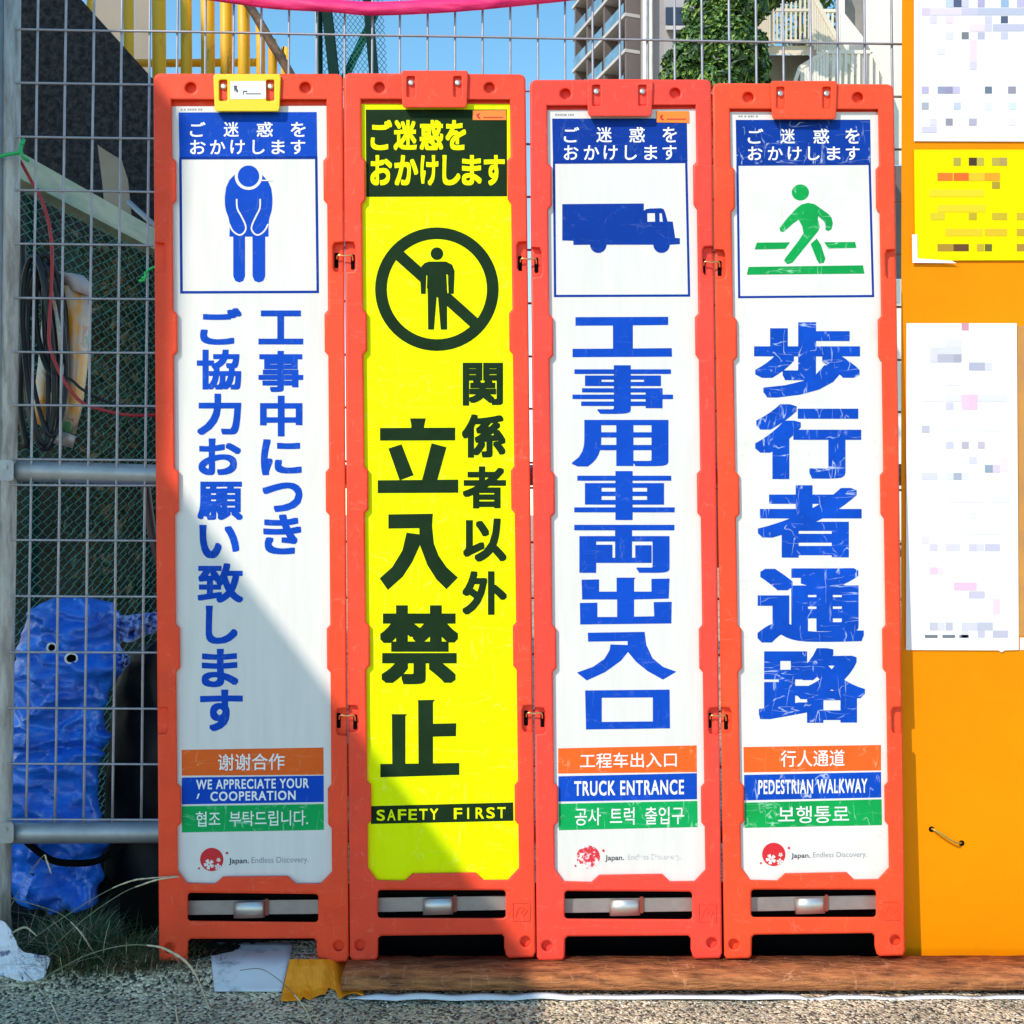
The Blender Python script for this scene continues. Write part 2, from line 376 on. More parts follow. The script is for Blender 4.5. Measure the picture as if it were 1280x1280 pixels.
# ------------------------------------------------------------------ ground
def gz(x, y):
    f = max(0.0, min(1.0, (-0.27 - x) / 0.03)); g = max(0.0, min(1.0, (y + 0.06) / 0.055))
    g = g * g * (3 - 2 * g)
    z = 0.0262 * f * g
    if -3 < x < 3 and -1.2 < y < 1.5: z += 0.0035 * (noise.noise(Vector((x * 5, y * 5, 0))) - 0.1)
    return z
def ground():
    mb = MB()
    xs = [-200, -40, -8, -3] + [-2 + i * 0.04 for i in range(101)] + [3, 8, 40, 200]
    ys = [-200, -40, -8, -3] + [-1.4 + i * 0.03 for i in range(80)] + [1.2, 2, 4, 12, 50, 250]
    V = [(x, y, gz(x, y)) for y in ys for x in xs]; nx = len(xs)
    F = [[j * nx + i, j * nx + i + 1, (j + 1) * nx + i + 1, (j + 1) * nx + i] for j in range(len(ys) - 1) for i in range(nx - 1)]
    mb.add(V, F)
    o = mb.build('ground', ASPHALT, smooth=True)
    tag(o, 'worn grey asphalt with pale stone chips', None, kind='structure')
ground()

# unseen slab added behind the viewer, shaped to shade the lower left
def shade_caster():
    mb = MB(); DIST = 2.6
    pts = [(-4000, -2800), (-1750, -2600), (-1552, -2240), (-898, -1315), (100, -7), (100, 470), (196, 602), (565, 1082), (720, 1283)]
    W = []
    for px, py in pts:
        q = Vector(((px - 640) * S, 0, H + (640 - py) * S)) - LD * DIST
        W.append(q)
    zb = W[-1].z
    W.append(Vector((W[0].x, W[0].y, zb)))
    pl = [(v.x, v.z) for v in W]; y0 = W[0].y
    prism(mb, [pl], lambda x, z, o: Vector((x, y0 - o, z)), 0.0, 0.12)
    root = empty('shade_slab', Vector((-2.4, y0, 0)), 'unseen slab with a sloping edge, added behind the viewer to cast shade', 'shade caster')
    mb.build('slab', CONC, root)
    for x in (-1.75, -3.2):  # posts added to carry the unseen slab
        mb = MB(); box(mb, (x - 0.06, y0 - 0.11, 0), (x + 0.06, y0 - 0.01, zb + 0.05)); mb.build('post', CONCG, root)
shade_caster()

# ------------------------------------------------------------------ far background: tower, tree, stair building
def tower():
    root = empty('apartment_tower', (9, 92, 0), 'tall brown and grey apartment tower with stacked white balconies, behind the fence', 'building')
    A = Vector((7.03, 97 - D, 0)); B = Vector((10.72, 86 - D, 0))
    d = (B - A); L = d.length; d.normalize(); n = Vector((-d.y * -1, d.x * -1, 0)); n = Vector((d.y, -d.x, 0))
    if n.x > 0: n = -n
    def F(a, o, z): return A + d * (a * L) + n * o + Vector((0, 0, z))
    def fbox(mb, a0, a1, o0, o1, z0, z1):
        V = [F(a, o, z) for z in (z0, z1) for a, o in ((a0, o0), (a1, o0), (a1, o1), (a0, o1))]
        mb.add(V, [[0, 3, 2, 1], [4, 5, 6, 7], [0, 1, 5, 4], [1, 2, 6, 5], [2, 3, 7, 6], [3, 0, 4, 7]])
    m = MB(); fbox(m, 0.0, 1.0, -8, 0.0, 0, 57); m.build('wall', TOWERB, root)
    Z0 = 39.1
    for a in (0.02, 0.27, 0.60, 0.985):
        m = MB(); fbox(m, a - 0.012, a + 0.012, 0.002, 1.25, 0.2, 56.5); m.build('fin_wall', TOWERB, root)
    for lv in range(-3, 5):
        z = Z0 + 3 * lv
        m = MB(); fbox(m, -0.02, 1.0, 0.01, 1.38, z, z + 0.28); s_ = m.build('balcony', TOWERW, root)
        for a0, a1 in ((0.0, 0.25), (0.30, 0.575), (0.63, 0.965)):
            m = MB(); fbox(m, a0, a1, 1.30, 1.34, z + 0.30, z + 1.25); m.build('glass_parapet', GLASSB, s_)
        for a0, a1 in ((0.06, 0.20), (0.36, 0.54), (0.68, 0.92)):
            m = MB(); fbox(m, a0, a1, 0.004, 0.05, z + 0.35, z + 2.5); m.build('window', DARKWIN, root)
    # right hand face with pale corner and projecting bay
    m = MB(); prism(m, [rect(801, -80, 833, 400)], PY(86 - D), 0.0, 8); m.build('grey_wall', TOWERG, root)
    for x_, t_, r_ in ((806, 85, 0.17), (813, 85.4, 0.22)):
        m = MB(); tube(m, [P(x_, -90, t_ - D), P(x_, 400, t_ - D)], r_, 8); m.build('drain_pipe', CONC, root, smooth=True)
    m = MB(); prism(m, [rect(830, -80, 905, 400)], PY(83 - D), 0.0, 6); m.build('bay_wall', TOWERG, root)
    m = MB(); prism(m, [rect(832, 9, 861, 31)], PY(82.6 - D), 0.0, 0.3); m.build('window', DARKWIN, root)
    m = MB(); prism(m, [rect(832, 32, 864, 37)], PY(81.6 - D), 0.0, 1.3); m.build('balcony', TOWERW, root)
tower()

def leaf_cluster(mb, c, rad, n, size, flatten=1.0, mats=3, jit=0.35):
    for i in range(n):
        while True:
            p = Vector((random.uniform(-1, 1), random.uniform(-1, 1), random.uniform(-1, 1)))
            if 0.25 < p.length < 1: break
        p = p.normalized() * (p.length ** 0.45)
        q = c + Vector((p.x * rad, p.y * rad, p.z * rad * flatten))
        nrm = (p + Vector((random.uniform(-1, 1), random.uniform(-1, 1), random.uniform(-0.3, 1))) * 0.9).normalized()
        u = nrm.cross(Vector((random.uniform(-1, 1), random.uniform(-1, 1), random.uniform(-1, 1))))
        if u.length < 0.01: continue
        u.normalize(); v = nrm.cross(u)
        s = size * random.uniform(0.6, 1.35); wv = s * 0.42
        mb.cur = random.choices(range(mats), weights=[5, 3, 3][:mats])[0]
        mb.add([q - u * s, q - u * s * 0.1 + v * wv + nrm * wv * 0.3, q + u * s, q - u * s * 0.1 - v * wv + nrm * wv * 0.3], [[0, 1, 2, 3]])

def tree(px, py, y, rad_px, label, blobs, leaf, n):
    base = P(px, 0, y); base.z = 0
    root = empty('broadleaf_tree', base, label, 'tree')
    t = D + y; mpp = K * t
    top = P(px, py, y)
    m = MB(); tube(m, [base, base + (top - base) * 0.35 + Vector((0.05, 0, 0)), base + (top - base) * 0.7, top], [0.16, 0.13, 0.10, 0.05], 8)
    for k in range(7):
        a = k * 0.9; b0 = base + (top - base) * (0.55 + 0.05 * k)
        tube(m, [b0, b0 + Vector((math.cos(a), math.sin(a), 0.5)) * rad_px * mpp * 0.35, b0 + Vector((math.cos(a), math.sin(a), 0.9)) * rad_px * mpp * 0.7], [0.06, 0.04, 0.015], 6)
    m.build('trunk', BARK, root, smooth=True)
    m = MB()
    for bx, by, br, dy in blobs:
        leaf_cluster(m, P(bx, by, y + dy), br * mpp, int(n * (br / 30) ** 2), leaf)
    m.build('crown', [LEAFA, LEAFB, LEAFC], root)
blobs = [(900, 40, 34, 0), (870, 78, 30, -0.3), (845, 100, 22, 0), (905, 88, 34, -0.5), (935, 60, 26, 0.2), (880, 15, 28, 0.2), (925, 5, 34, 0), (900, -30, 45, 0.2),
         (860, 120, 30, 0), (900, 130, 36, 0), (940, 110, 24, 0.3), (950, -10, 30, 0.6), (862, 55, 20, -0.1), (845, 80, 18, 0.1), (915, 60, 34, -0.6), (880, 60, 26, -0.6), (935, 85, 28, -0.1), (890, 110, 30, -0.7), (985, -40, 40, 0.4), (838, 112, 12, 0)]
tree(895, 40, 12.5, 60, 'dense green broadleaf tree beside the cream outdoor staircase', blobs, 0.055, 1000)
# second tree glimpsed through the stair railing
tree(1000, 10, 19, 45, 'dark green tree glimpsed through the bars of the upper stair landing', [(1000, 30, 32, 0), (1040, 10, 30, 0), (985, -20, 34, 0), (1030, -30, 36, 0), (1010, 60, 26, 0)], 0.07, 300)

def stair_building():
    root = empty('stair_building', P(1090, 640, 14.5) * 1.0, 'white building with an outdoor staircase and cream railings, behind the rightmost board', 'building')
    root.location.z = 0
    def C(X, Y): return (900 + X / 5.333, Y / 5.333)
    y = 14.0
    G = P(0, 0, y)
    m = MB(); prism(m, [[C(960, -120), C(1320, -120), C(1320, 1100), C(960, 1100)]], PY(y + 1.6), 0, 3); m.build('wall', CONC, root)
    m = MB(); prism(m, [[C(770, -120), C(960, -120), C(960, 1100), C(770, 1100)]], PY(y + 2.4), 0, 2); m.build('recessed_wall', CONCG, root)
    m = MB(); prism(m, [[C(778, -120), C(832, -120), C(832, 90), C(800, 90), C(800, 300), C(778, 300)]], PY(y + 2.1), 0, 0.25); m.build('pilaster', CONC, root)
    m = MB(); prism(m, [[C(802, 90), C(832, 90), C(950, 240), C(975, 300), C(1130, 560), C(1130, 1100), C(802, 1100)]], PY(y + 1.5), 0, 0.07); m.build('solid_parapet', CONC, root)
    m = MB(); prism(m, [[C(860, 300), C(985, 300), C(1125, 560), C(1125, 1100), C(860, 1100)]], PY(y + 1.3), 0, 0.15); m.build('shaded_block_wall', CONCG, root)  # shade behind the bars put into the darker grey
    # upper landing: slab with a soffit
    m = MB()
    Lf = [C(240, 425), C(320, 365), C(320, 305), C(240, 345)]
    prism(m, [[C(320, 305), C(602, 305), C(602, 368), C(320, 365)]], PY(y), 0, 1.2)
    m.build('landing_slab', BEIGE, root)
    m = MB(); prism(m, [[C(238, 350), C(318, 307), C(318, 366), C(238, 425)]], PY(y - 0.05), 0, 1.2); m.build('landing_slab', CONC, root)
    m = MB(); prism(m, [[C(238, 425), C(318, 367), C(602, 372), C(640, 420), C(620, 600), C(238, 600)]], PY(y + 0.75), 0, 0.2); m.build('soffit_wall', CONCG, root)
    m = MB(); prism(m, [[C(170, 370), C(236, 345), C(236, 1100), C(170, 1100)]], PY(y - 0.1), 0, 0.5); m.build('column', CONC, root)
    # upper landing guard
    m = MB(); w_ = 0.03
    for X in (235, 350, 600): beam(m, P(*C(X, -80), y - 0.06), P(*C(X, 300), y - 0.06), 0.055)
    for Y in (70, 275): beam(m, P(*C(345, Y), y - 0.06), P(*C(605, Y), y - 0.06), 0.04)
    for X in range(380, 600, 31): beam(m, P(*C(X, -80), y - 0.06), P(*C(X, 278), y - 0.06), 0.028)
    for X in range(243, 330, 14): beam(m, P(*C(X, 45 - (X - 232) * 0.5), y - 0.12), P(*C(X, 335 - (X - 243) * 0.5), y - 0.12), 0.034)
    beam(m, P(*C(228, 50), y - 0.12), P(*C(332, -2), y - 0.12), 0.05)
    m.build('landing_railing', BEIGE, root)
    # flight going down to the right, with guard bars
    m = MB(); prism(m, [[C(606, 300), C(700, 400), C(800, 580), C(800, 900), C(690, 900), C(606, 380)]], PY(y + 0.05), 0, 1.0)
    m.build('stair_flight', CONC, root)
    m = MB()
    beam(m, P(*C(615, -30), y - 0.08), P(*C(910, 505), y - 0.08), 0.07)
    for X in range(618, 910, 15):
        Y0 = -30 + (X - 615) * 1.813
        beam(m, P(*C(X, Y0), y - 0.08), P(*C(X, Y0 + 330), y - 0.08), 0.030)
    m.build('stair_railing', BEIGE, root)
    m = MB()
    for a, b in (((675, -20), (675, 75)),): pass
    beam(m, P(*C(660, 75), y + 1.0), P(*C(775, 75), y + 1.0), 0.05)
    for X in range(690, 775, 30): beam(m, P(*C(X, 75), y + 1.0), P(*C(X, 260), y + 1.0), 0.03)
    m.build('rear_railing', BEIGE, root)
    m = MB()
    beam(m, P(*C(500, 545), y - 0.5), P(*C(530, 455), y - 0.5), 0.05); beam(m, P(*C(530, 455), y - 0.5), P(*C(700, 350), y - 0.5), 0.06); beam(m, P(*C(700, 350), y - 0.5), P(*C(1012, 350), y - 0.5), 0.05)
    beam(m, P(*C(1012, 350), y - 0.5), P(*C(1140, 620), y - 0.5), 0.05)
    for X in range(545, 700, 21): beam(m, P(*C(X, 455 - (X - 530) * 0.62), y - 0.5), P(*C(X, 900), y - 0.5), 0.042)
    for X in range(712, 1110, 42):
        Y0 = 350 if X < 1012 else 350 + (X - 1012) * 2.1
        beam(m, P(*C(X, Y0), y - 0.5), P(*C(X, 900), y - 0.5), 0.04)
    m.build('lower_railing', CONC, root)
    m = MB(); prism(m, [[C(1120, 1105), C(1330, 1105), C(1330, 1860), C(1120, 1860)]], PY(y + 1.5), 0, 3); m.build('brown_shutter', TOWERB, root)
    m = MB(); prism(m, [[C(960, 1862), C(1330, 1862), C(1330, 3600), C(960, 3600)]], PY(y + 1.4), 0, 3); m.build('lower_wall', CONC, root)
stair_building()

# ------------------------------------------------------------------ left background: stone ramp, yellow railing, chain link
def left_background():
    # dark stone side of the stairs
    m = MB()
    prism(m, [[(-90, -120), (0, -120), (62, -40), (104, 2), (196, 104), (300, 215), (300, 1000), (-90, 1000)]], PY(1.30), 0, 0.5)
    o = m.build('stone_ramp', DARKSLAB); tag(o, 'dark rough stone side of a ramp with slanting top edge, behind the wire fence', 'ramp')
    # overgrown bank behind the chain link
    m = MB()
    n = 26
    V = []; F = []
    for j in range(n):
        for i in range(n):
            px = 10 + 330 * i / (n - 1); py = 300 + 850 * j / (n - 1)
            q = P(px, py, 1.22 + 0.06 * noise.noise(Vector((px * 0.02, py * 0.02, 3))) - 0.25 * max(0, (j / n - 0.5)))
            V.append(q)
    F = [[j * n + i, j * n + i + 1, (j + 1) * n + i + 1, (j + 1) * n + i] for j in range(n - 1) for i in range(n - 1)]
    m.add(V, F); o = m.build('overgrown_bank', BANK, smooth=True); tag(o, 'dark overgrown soil bank behind the green chain link', None, kind='structure')
    m = MB()
    for k in range(420):
        px = random.gauss(140, 26); py = random.uniform(300, 760)
        if px < 60 or px > 230: continue
        leaf_cluster(m, P(px, py, random.uniform(1.0, 1.12)), 0.03, 2, 0.016, mats=2)
    o = m.build('undergrowth', [LEAFC, GRASSB, LEAFC]); tag(o, 'dark leaves and brown twigs behind the chain link fence', None, kind='stuff')
    # beige board scrap and grey pipe leaning behind
    m = MB(); prism(m, [[(122, 181), (132, 188), (152, 200), (160, 225), (166, 285), (133, 290), (128, 230)]], PY(1.16), 0, 0.012)
    o = m.build('leaning_board', mat('beige_board', (0.36, 0.29, 0.21), 0.8, var=0.2, scale=9)); tag(o, 'curved beige board leaning against the dark stone ramp', 'board')
    m = MB(); tube(m, [P(160, 252, 1.12), P(230, 315, 1.12)], 0.008, 8); o = m.build('grey_pipe', GALV, smooth=True); tag(o, 'thin grey pipe slanting beside the beige board', 'pipe')
    m = MB(); tube(m, smooth_path([P(180, 590, 0.3), P(186, 640, 0.3), P(193, 680, 0.3), P(203, 712, 0.3)]), 0.009, 8); o = m.build('brown_hose', mat('dark_brown_rubber', (0.05, 0.022, 0.02), 0.5), smooth=True)
    tag(o, 'dark brown hose hanging beside the leftmost board', 'hose')
    # beige column behind the yellow bars
    bc = mat('beige_render', (0.36, 0.31, 0.25), 0.8, var=0.1, scale=3)
    for xa, xb, lb in ((108, 152, 'wider beige column behind the yellow bars, over the dark stone ramp'), (168, 188, 'narrow beige column right behind the leftmost visible yellow bar')):
        m = MB(); prism(m, [rect(xa, -90, xb, 120)], PY(2.35), 0, 0.3); o = m.build('beige_column', bc); tag(o, lb, 'column')
    # yellow railing
    root = empty('yellow_railing', P(250, 110, 1.9), 'rusty yellow pipe railing rising above the leftmost board', 'railing')
    bars = [(112, 8), (160, 13), (198, 17), (232, 14), (259, 17), (282, 15), (304, 15), (325, 11), (340, 11), (355, 9)]
    tops = [-80] * 6 + [-80, 28, 50, 78]
    for (x, wd), t in zip(bars, tops):
        mm = MB(); tube(mm, [P(x, t, 1.9), P(x + 1, 60, 1.9), P(x + 1, 210, 1.9)], wd * K * (D + 1.9) / 2, 12)
        mm.build('baluster', YPIPE, root, smooth=True)
    mm = MB(); tube(mm, [P(150, 79, 2.02), P(215, 79, 2.02), P(330, 78, 2.02)], 0.014, 10); mm.build('bottom_rail', YPIPE, root, smooth=True)
    mm = MB(); tube(mm, [P(240, -95, 1.86), P(300, -10, 1.86), P(320, 20, 1.86), P(340, 55, 1.86), P(357, 82, 1.86), P(400, 160, 1.86)], 0.0155, 10); mm.build('handrail', RUSTPIPE, root, smooth=True)
    # chain link fence running away from the viewer
    def CH(u, z):      # u metres along the fence from its near end
        a = Vector((-1.015, 2.19 - D, 0)); b = Vector((-0.948, 2.676 - D, 0)); d = (b - a).normalized()
        q = a + d * u; q.z = z; return q
    ztop = H + 0.74
    root = empty('chain_link_fence', CH(0.2, 0), 'green chain link fence with a pale green top rail, receding behind the wire fence', 'fence')
    mm = MB()
    for i in range(-9, 17):
        u0 = i * 0.040
        for ph in (0, 1):
            pts = [CH(u0 + (0.020 if (k + ph) % 2 else -0.020), 0.02 + k * 0.0205) + Vector((0.004 * ph, 0, 0)) for k in range(int((ztop - 0.05) / 0.0205))]
            tube(mm, pts, 0.0017, 4)
    mm.build('mesh', GREENWIRE, root)
    mm = MB()
    a0, a1 = CH(-0.45, ztop), CH(0.9, ztop)
    for q0, q1 in ((a0, a1),):
        V = []
        for q in (q0, q1):
            for dx, dz in ((0.012, 0.0), (0.012, -0.055), (-0.022, -0.062), (-0.022, 0.0)): V.append(q + Vector((dx, 0, dz + 0.002)))
        mm.add(V, [[0, 1, 5, 4], [1, 2, 6, 5], [2, 3, 7, 6], [3, 0, 4, 7], [0, 3, 2, 1], [4, 5, 6, 7]])
    mm.build('top_rail', PALERAIL, root)
    for u in (0.02, 0.52):
        mm = MB(); tube(mm, [CH(u, 0) + Vector((-0.02, 0, 0)), CH(u, ztop - 0.07) + Vector((-0.02, 0, 0))], 0.014, 10); mm.build('post', GREENSTEEL, root, smooth=True)
left_background()

def green_frame():
    root = empty('green_net_frame', P(430, 110, 1.6), 'dark green steel frame strung with teal netting, behind the two left boards', 'net')
    y = 1.6
    for a, b, wd in (((400, -40), (401, 200), 5), ((405, -20), (426, 170), 12), ((457, -30), (474, 170), 11)):
        m = MB(); beam(m, P(*a, y), P(*b, y), wd * K * (D + y)); m.build('post', GREENSTEEL, root)
    m = MB(); beam(m, P(470, 15, y + 0.05), P(425, 110, y + 0.05), 8 * K * (D + y)); m.build('brace', mat('green_paint', (0.004, 0.09, 0.05), 0.7, spec=0.1), root)
    m = MB(); beam(m, P(395.5, -40, y - 0.02), P(396.5, 200, y - 0.02), 3 * K * (D + y)); m.build('edge_strip', mat('pale_green', (0.5, 0.62, 0.5), 0.6), root)
    m = MB()
    for ph in (0, 1):
        for i in range(14):
            x0 = 398 + i * 6
            pts = [P(x0 + (3.2 if (k + ph) % 2 else -3.2) + (k * 8 - 40) * 0.06, -30 + k * 8, y + 0.03) for k in range(26)]
            pts = [p for p in pts]
            tube(m, pts, 0.0013, 4)
    m.build('netting', NETWIRE, root)
green_frame()

# ------------------------------------------------------------------ the wire fence
FY = 0.12
def wire_fence():
    root = empty('wire_mesh_fence', Vector((-0.85, FY, 0.0)), 'galvanised wire mesh fence panel on round pipe posts, behind all four boards', 'fence')
    def vx(i, py):
        xt = 47.6 + 35.1 * i - 0.0226 * i * i
        return xt - 0.0145 * py * (1 - i / 16)
    m = MB()
    for i in range(-1, 33):
        pts = []
        for k in range(0, 24):
            py = -60 + k * (1088 / 23)
            pts.append(P(vx(i, py) + 0.5 * noise.noise(Vector((i * 3.1, py * 0.006, 0))), py, FY))
        tube(m, pts, 0.0022, 6)
    rows = [-31, 36, 103, 170.5, 237.5, 304.5, 372, 439.5, 506, 574, 606, 675, 745, 815, 885, 954.5, 1024]
    for j, yy in enumerate(rows):
        pts = []
        for k in range(24):
            px = -10 + k * 50.5
            sl = 0.0173 - 0.013 * max(0, min(1, (yy - 36) / 650))
            pts.append(P(px, yy + sl * px + 0.5 * noise.noise(Vector((px * 0.006, j * 2.7, 5))), FY - 0.0045))
        tube(m, pts, 0.0020, 6)
    m.build('wire_mesh', WIRE, root, smooth=True)
    m = MB(); tube(m, [P(15.5, -70, FY + 0.004), P(14, 300, FY + 0.004), P(9, 700, FY + 0.004), P(3, 1100, FY + 0.004), P(2, 1195, FY + 0.004)], 0.0142, 14); m.build('post', GALVPOST, root, smooth=True)
    m = MB(); tube(m, [P(-3, -70, FY - 0.002), P(-6, 700, FY - 0.002), P(-14, 1195, FY - 0.002)], 0.0135, 14); m.build('post', GALV, root, smooth=True)
    for y0, y1 in ((588, 594), (1041, 1040)):
        m = MB()
        pts = [P(-10 + k * 60, y0 + (y1 - y0) * (-10 + k * 60) / 200 if k < 5 else y1, FY + 0.012) for k in range(20)]
        tube(m, pts, 0.0185, 16); r_ = m.build('rail', GALV, root, smooth=True)
        m = MB(); prism(m, [rrect(-10, y0 - 13, 17, y0 + 13, 4)], PY(FY - 0.012), 0, 0.03); prism(m, [disc(6, y0 - 4, 3)], PY(FY - 0.014), 0, 0.004); m.build('bracket', GALV, r_)
wire_fence()

# ------------------------------------------------------------------ things behind the fence, lower left
def tarp():
    root = empty('tarp_bundle', P(75, 1170, 0.27), 'bundle wrapped in shiny blue tarp with white eyelets, behind the wire fence', 'tarp bundle')
    rows = [(748, 62, 118), (753, 50, 135), (765, 38, 148), (785, 26, 152), (810, 17, 153), (835, 13, 150), (860, 11, 141), (885, 11, 130), (905, 11, 126), (918, 9, 131), (928, 9, 133), (936, 12, 125), (955, 12, 126), (985, 10, 126),
            (1024, 8, 127), (1060, 6, 130), (1100, 10, 129), (1140, 22, 118), (1160, 42, 104), (1168, 55, 92)]
    cy = 0.29; n = 72; sub = 7; RR = []
    for a, b in zip(rows[:-1], rows[1:]):
        for s in range(sub):
            t = s / sub; RR.append(tuple(a[i] + (b[i] - a[i]) * t for i in range(3)))
    RR.append(rows[-1])
    V = []
    for py, x0, x1 in RR:
        for k in range(n):
            a = 2 * math.pi * k / n
            cx = (x0 + x1) / 2; hx = (x1 - x0) / 2
            dep = 0.09 * min(1.0, hx / 55); sa = math.sin(a); ca = math.cos(a)
            px = cx + hx * math.cos(a); yy = cy + dep * (abs(sa) ** 0.6) * (1 if sa > 0 else -1)
            # tarp folds: sharp diagonal creases and the fine weave
            def ridge(fx, fy, sd): return 1 - abs(2 * noise.noise(Vector((px * fx, py * fy, sd))))
            ux = px + py * 0.45; vy = py - px * 0.35
            n1 = 1 - abs(2 * noise.noise(Vector((ux * 0.011, vy * 0.012, 1.0)))); n2 = 1 - abs(2 * noise.noise(Vector((ux * 0.022, vy * 0.030, 4.0))))
            n3 = noise.noise(Vector((px * 0.07, py * 0.07, 9.0)))
            dis = 0.034 * n1 ** 2 + 0.026 * max(0, n2) ** 3 + 0.010 * max(0, 1 - abs(2.6 * noise.noise(Vector((ux * 0.035, vy * 0.02, 6.0))))) ** 2 + 0.007 * (1 - abs(2 * n3)) ** 2
            dis += 0.012 * math.exp(-((py - 925 + (px - 70) * 0.08) / 7) ** 2) + 0.012 * math.exp(-((py - 962 + (px - 60) * 0.35) / 9) ** 2) + 0.010 * math.exp(-((py - 795 + (px - 90) * 0.25) / 7) ** 2)
            dis -= 0.02 * math.exp(-((py - 938 + (px - 70) * 0.05) / 6) ** 2) + 0.010 * math.exp(-((py - 1075) / 7) ** 2)
            nrm = Vector((math.cos(a) * 0.35, math.sin(a), 0))
            q = P(px, py, yy) + nrm * (dis - 0.03)
            V.append(q)
    m = len(RR); F = []
    for j in range(m - 1):
        for k in range(n):
            F.append([j * n + k, j * n + (k + 1) % n, (j + 1) * n + (k + 1) % n, (j + 1) * n + k])
    F += [list(range(n))[::-1], [(m - 1) * n + k for k in range(n)]]
    mb = MB(); mb.add(V, F); body = mb.build('tarp', TARP, root, smooth=True)
    for x, y, r, tilt in ((64.5, 809.5, 5.6, 0.75), (89, 823, 6.4, 0.95)):
        ys_ = min(v.y for v in V if abs(640 + v.x / (K * (D + v.y)) - x) < 7 and abs(640 - (v.z - H) / (K * (D + v.y)) - y) < 7); mb = MB(); c = P(x, y, ys_ - 0.002); tt = K * (D + 0.16)
        tube(mb, [c + Vector((math.cos(b) * r * tt * tilt, 0.004 * math.cos(b), math.sin(b) * r * tt)) for b in [2 * math.pi * i / 20 for i in range(20)]], 0.0022, 7, closed=True)
        mb.build('eyelet', EYELET, body, smooth=True)
        mb = MB(); flat(mb, [disc(x, y, r * tilt, ry=r)], PY(ys_ - 0.001)); mb.build('eyelet_hole', BLACK, body)
    mb = MB(); tube(mb, smooth_path([P(30, 1050, 0.19), P(62, 1074, 0.155), P(92, 1079, 0.152), P(122, 1076, 0.17), P(146, 1062, 0.24), P(158, 1052, 0.3)]), 0.006, 8); mb.build('tie_strap', BLACK, root, smooth=True)
    # second loose tarp end
    def fold(label, rowsx, name='loose_tarp_end'):
        nn = 14; V = []; F = []
        pts = smooth_path([Vector((a, b, c)) for a, b, c in rowsx], 5)
        for i, p in enumerate(pts):
            for k in range(nn):
                f = k / (nn - 1) - 0.5
                px = p.x + 3 * noise.noise(Vector((i * 0.35, k * 0.5, 2))); py = p.y + f * p.z
                V.append(P(px, py, 0.235 + 0.028 * noise.noise(Vector((i * 0.5, k * 0.55, 7))) + 0.03 * abs(f)))
        F = [[i * nn + k, i * nn + k + 1, (i + 1) * nn + k + 1, (i + 1) * nn + k] for i in range(len(pts) - 1) for k in range(nn - 1)]
        mb = MB(); mb.add(V, F); o = mb.build(name, TARPFRAY, smooth=False); tag(o, label, 'tarp')
        so = o.modifiers.new('thickness', 'SOLIDIFY'); so.thickness = 0.002
    fold('crinkled pale blue tarp end sticking out above the black sack', [(144, 782, 22), (160, 786, 34), (176, 782, 30), (190, 779, 26), (206, 778, 22)])
    fold('small frayed white and blue tarp tuft on the right of the blue bundle', [(140, 826, 20), (150, 828, 22), (158, 826, 17), (161, 826, 10)], 'frayed_tarp_tuft')
    # black sack, carried down to stand in for the shade below it
    V = []; rows = [(800, 196, 206), (812, 165, 235), (830, 150, 245), (860, 143, 250), (900, 138, 250), (980, 132, 250), (1060, 128, 250), (1130, 126, 250), (1196, 122, 250)]
    n = 28; RR = []
    for a, b in zip(rows[:-1], rows[1:]):
        for s in range(4): RR.append(tuple(a[i] + (b[i] - a[i]) * s / 4 for i in range(3)))
    RR.append(rows[-1])
    for py, x0, x1 in RR:
        for k in range(n):
            a = 2 * math.pi * k / n
            px = (x0 + x1) / 2 + (x1 - x0) / 2 * math.cos(a); q = P(px, py, 0.42 + 0.09 * math.sin(a))
            q += Vector((math.cos(a) * 0.3, math.sin(a), 0)) * 0.03 * noise.noise(Vector((px * 0.03, py * 0.02, k * 0.2)))
            V.append(q)
    F = []
    for j in range(len(RR) - 1):
        for k in range(n): F.append([j * n + k, j * n + (k + 1) % n, (j + 1) * n + (k + 1) % n, (j + 1) * n + k])
    F += [list(range(n))[::-1]]
    mb = MB(); mb.add(V, F); o = mb.build('black_sack', BLACKBAG, smooth=True); tag(o, 'dark black plastic sack, its lower part standing in for shade, between the blue tarp bundle and the leftmost board', 'sack')
tarp()

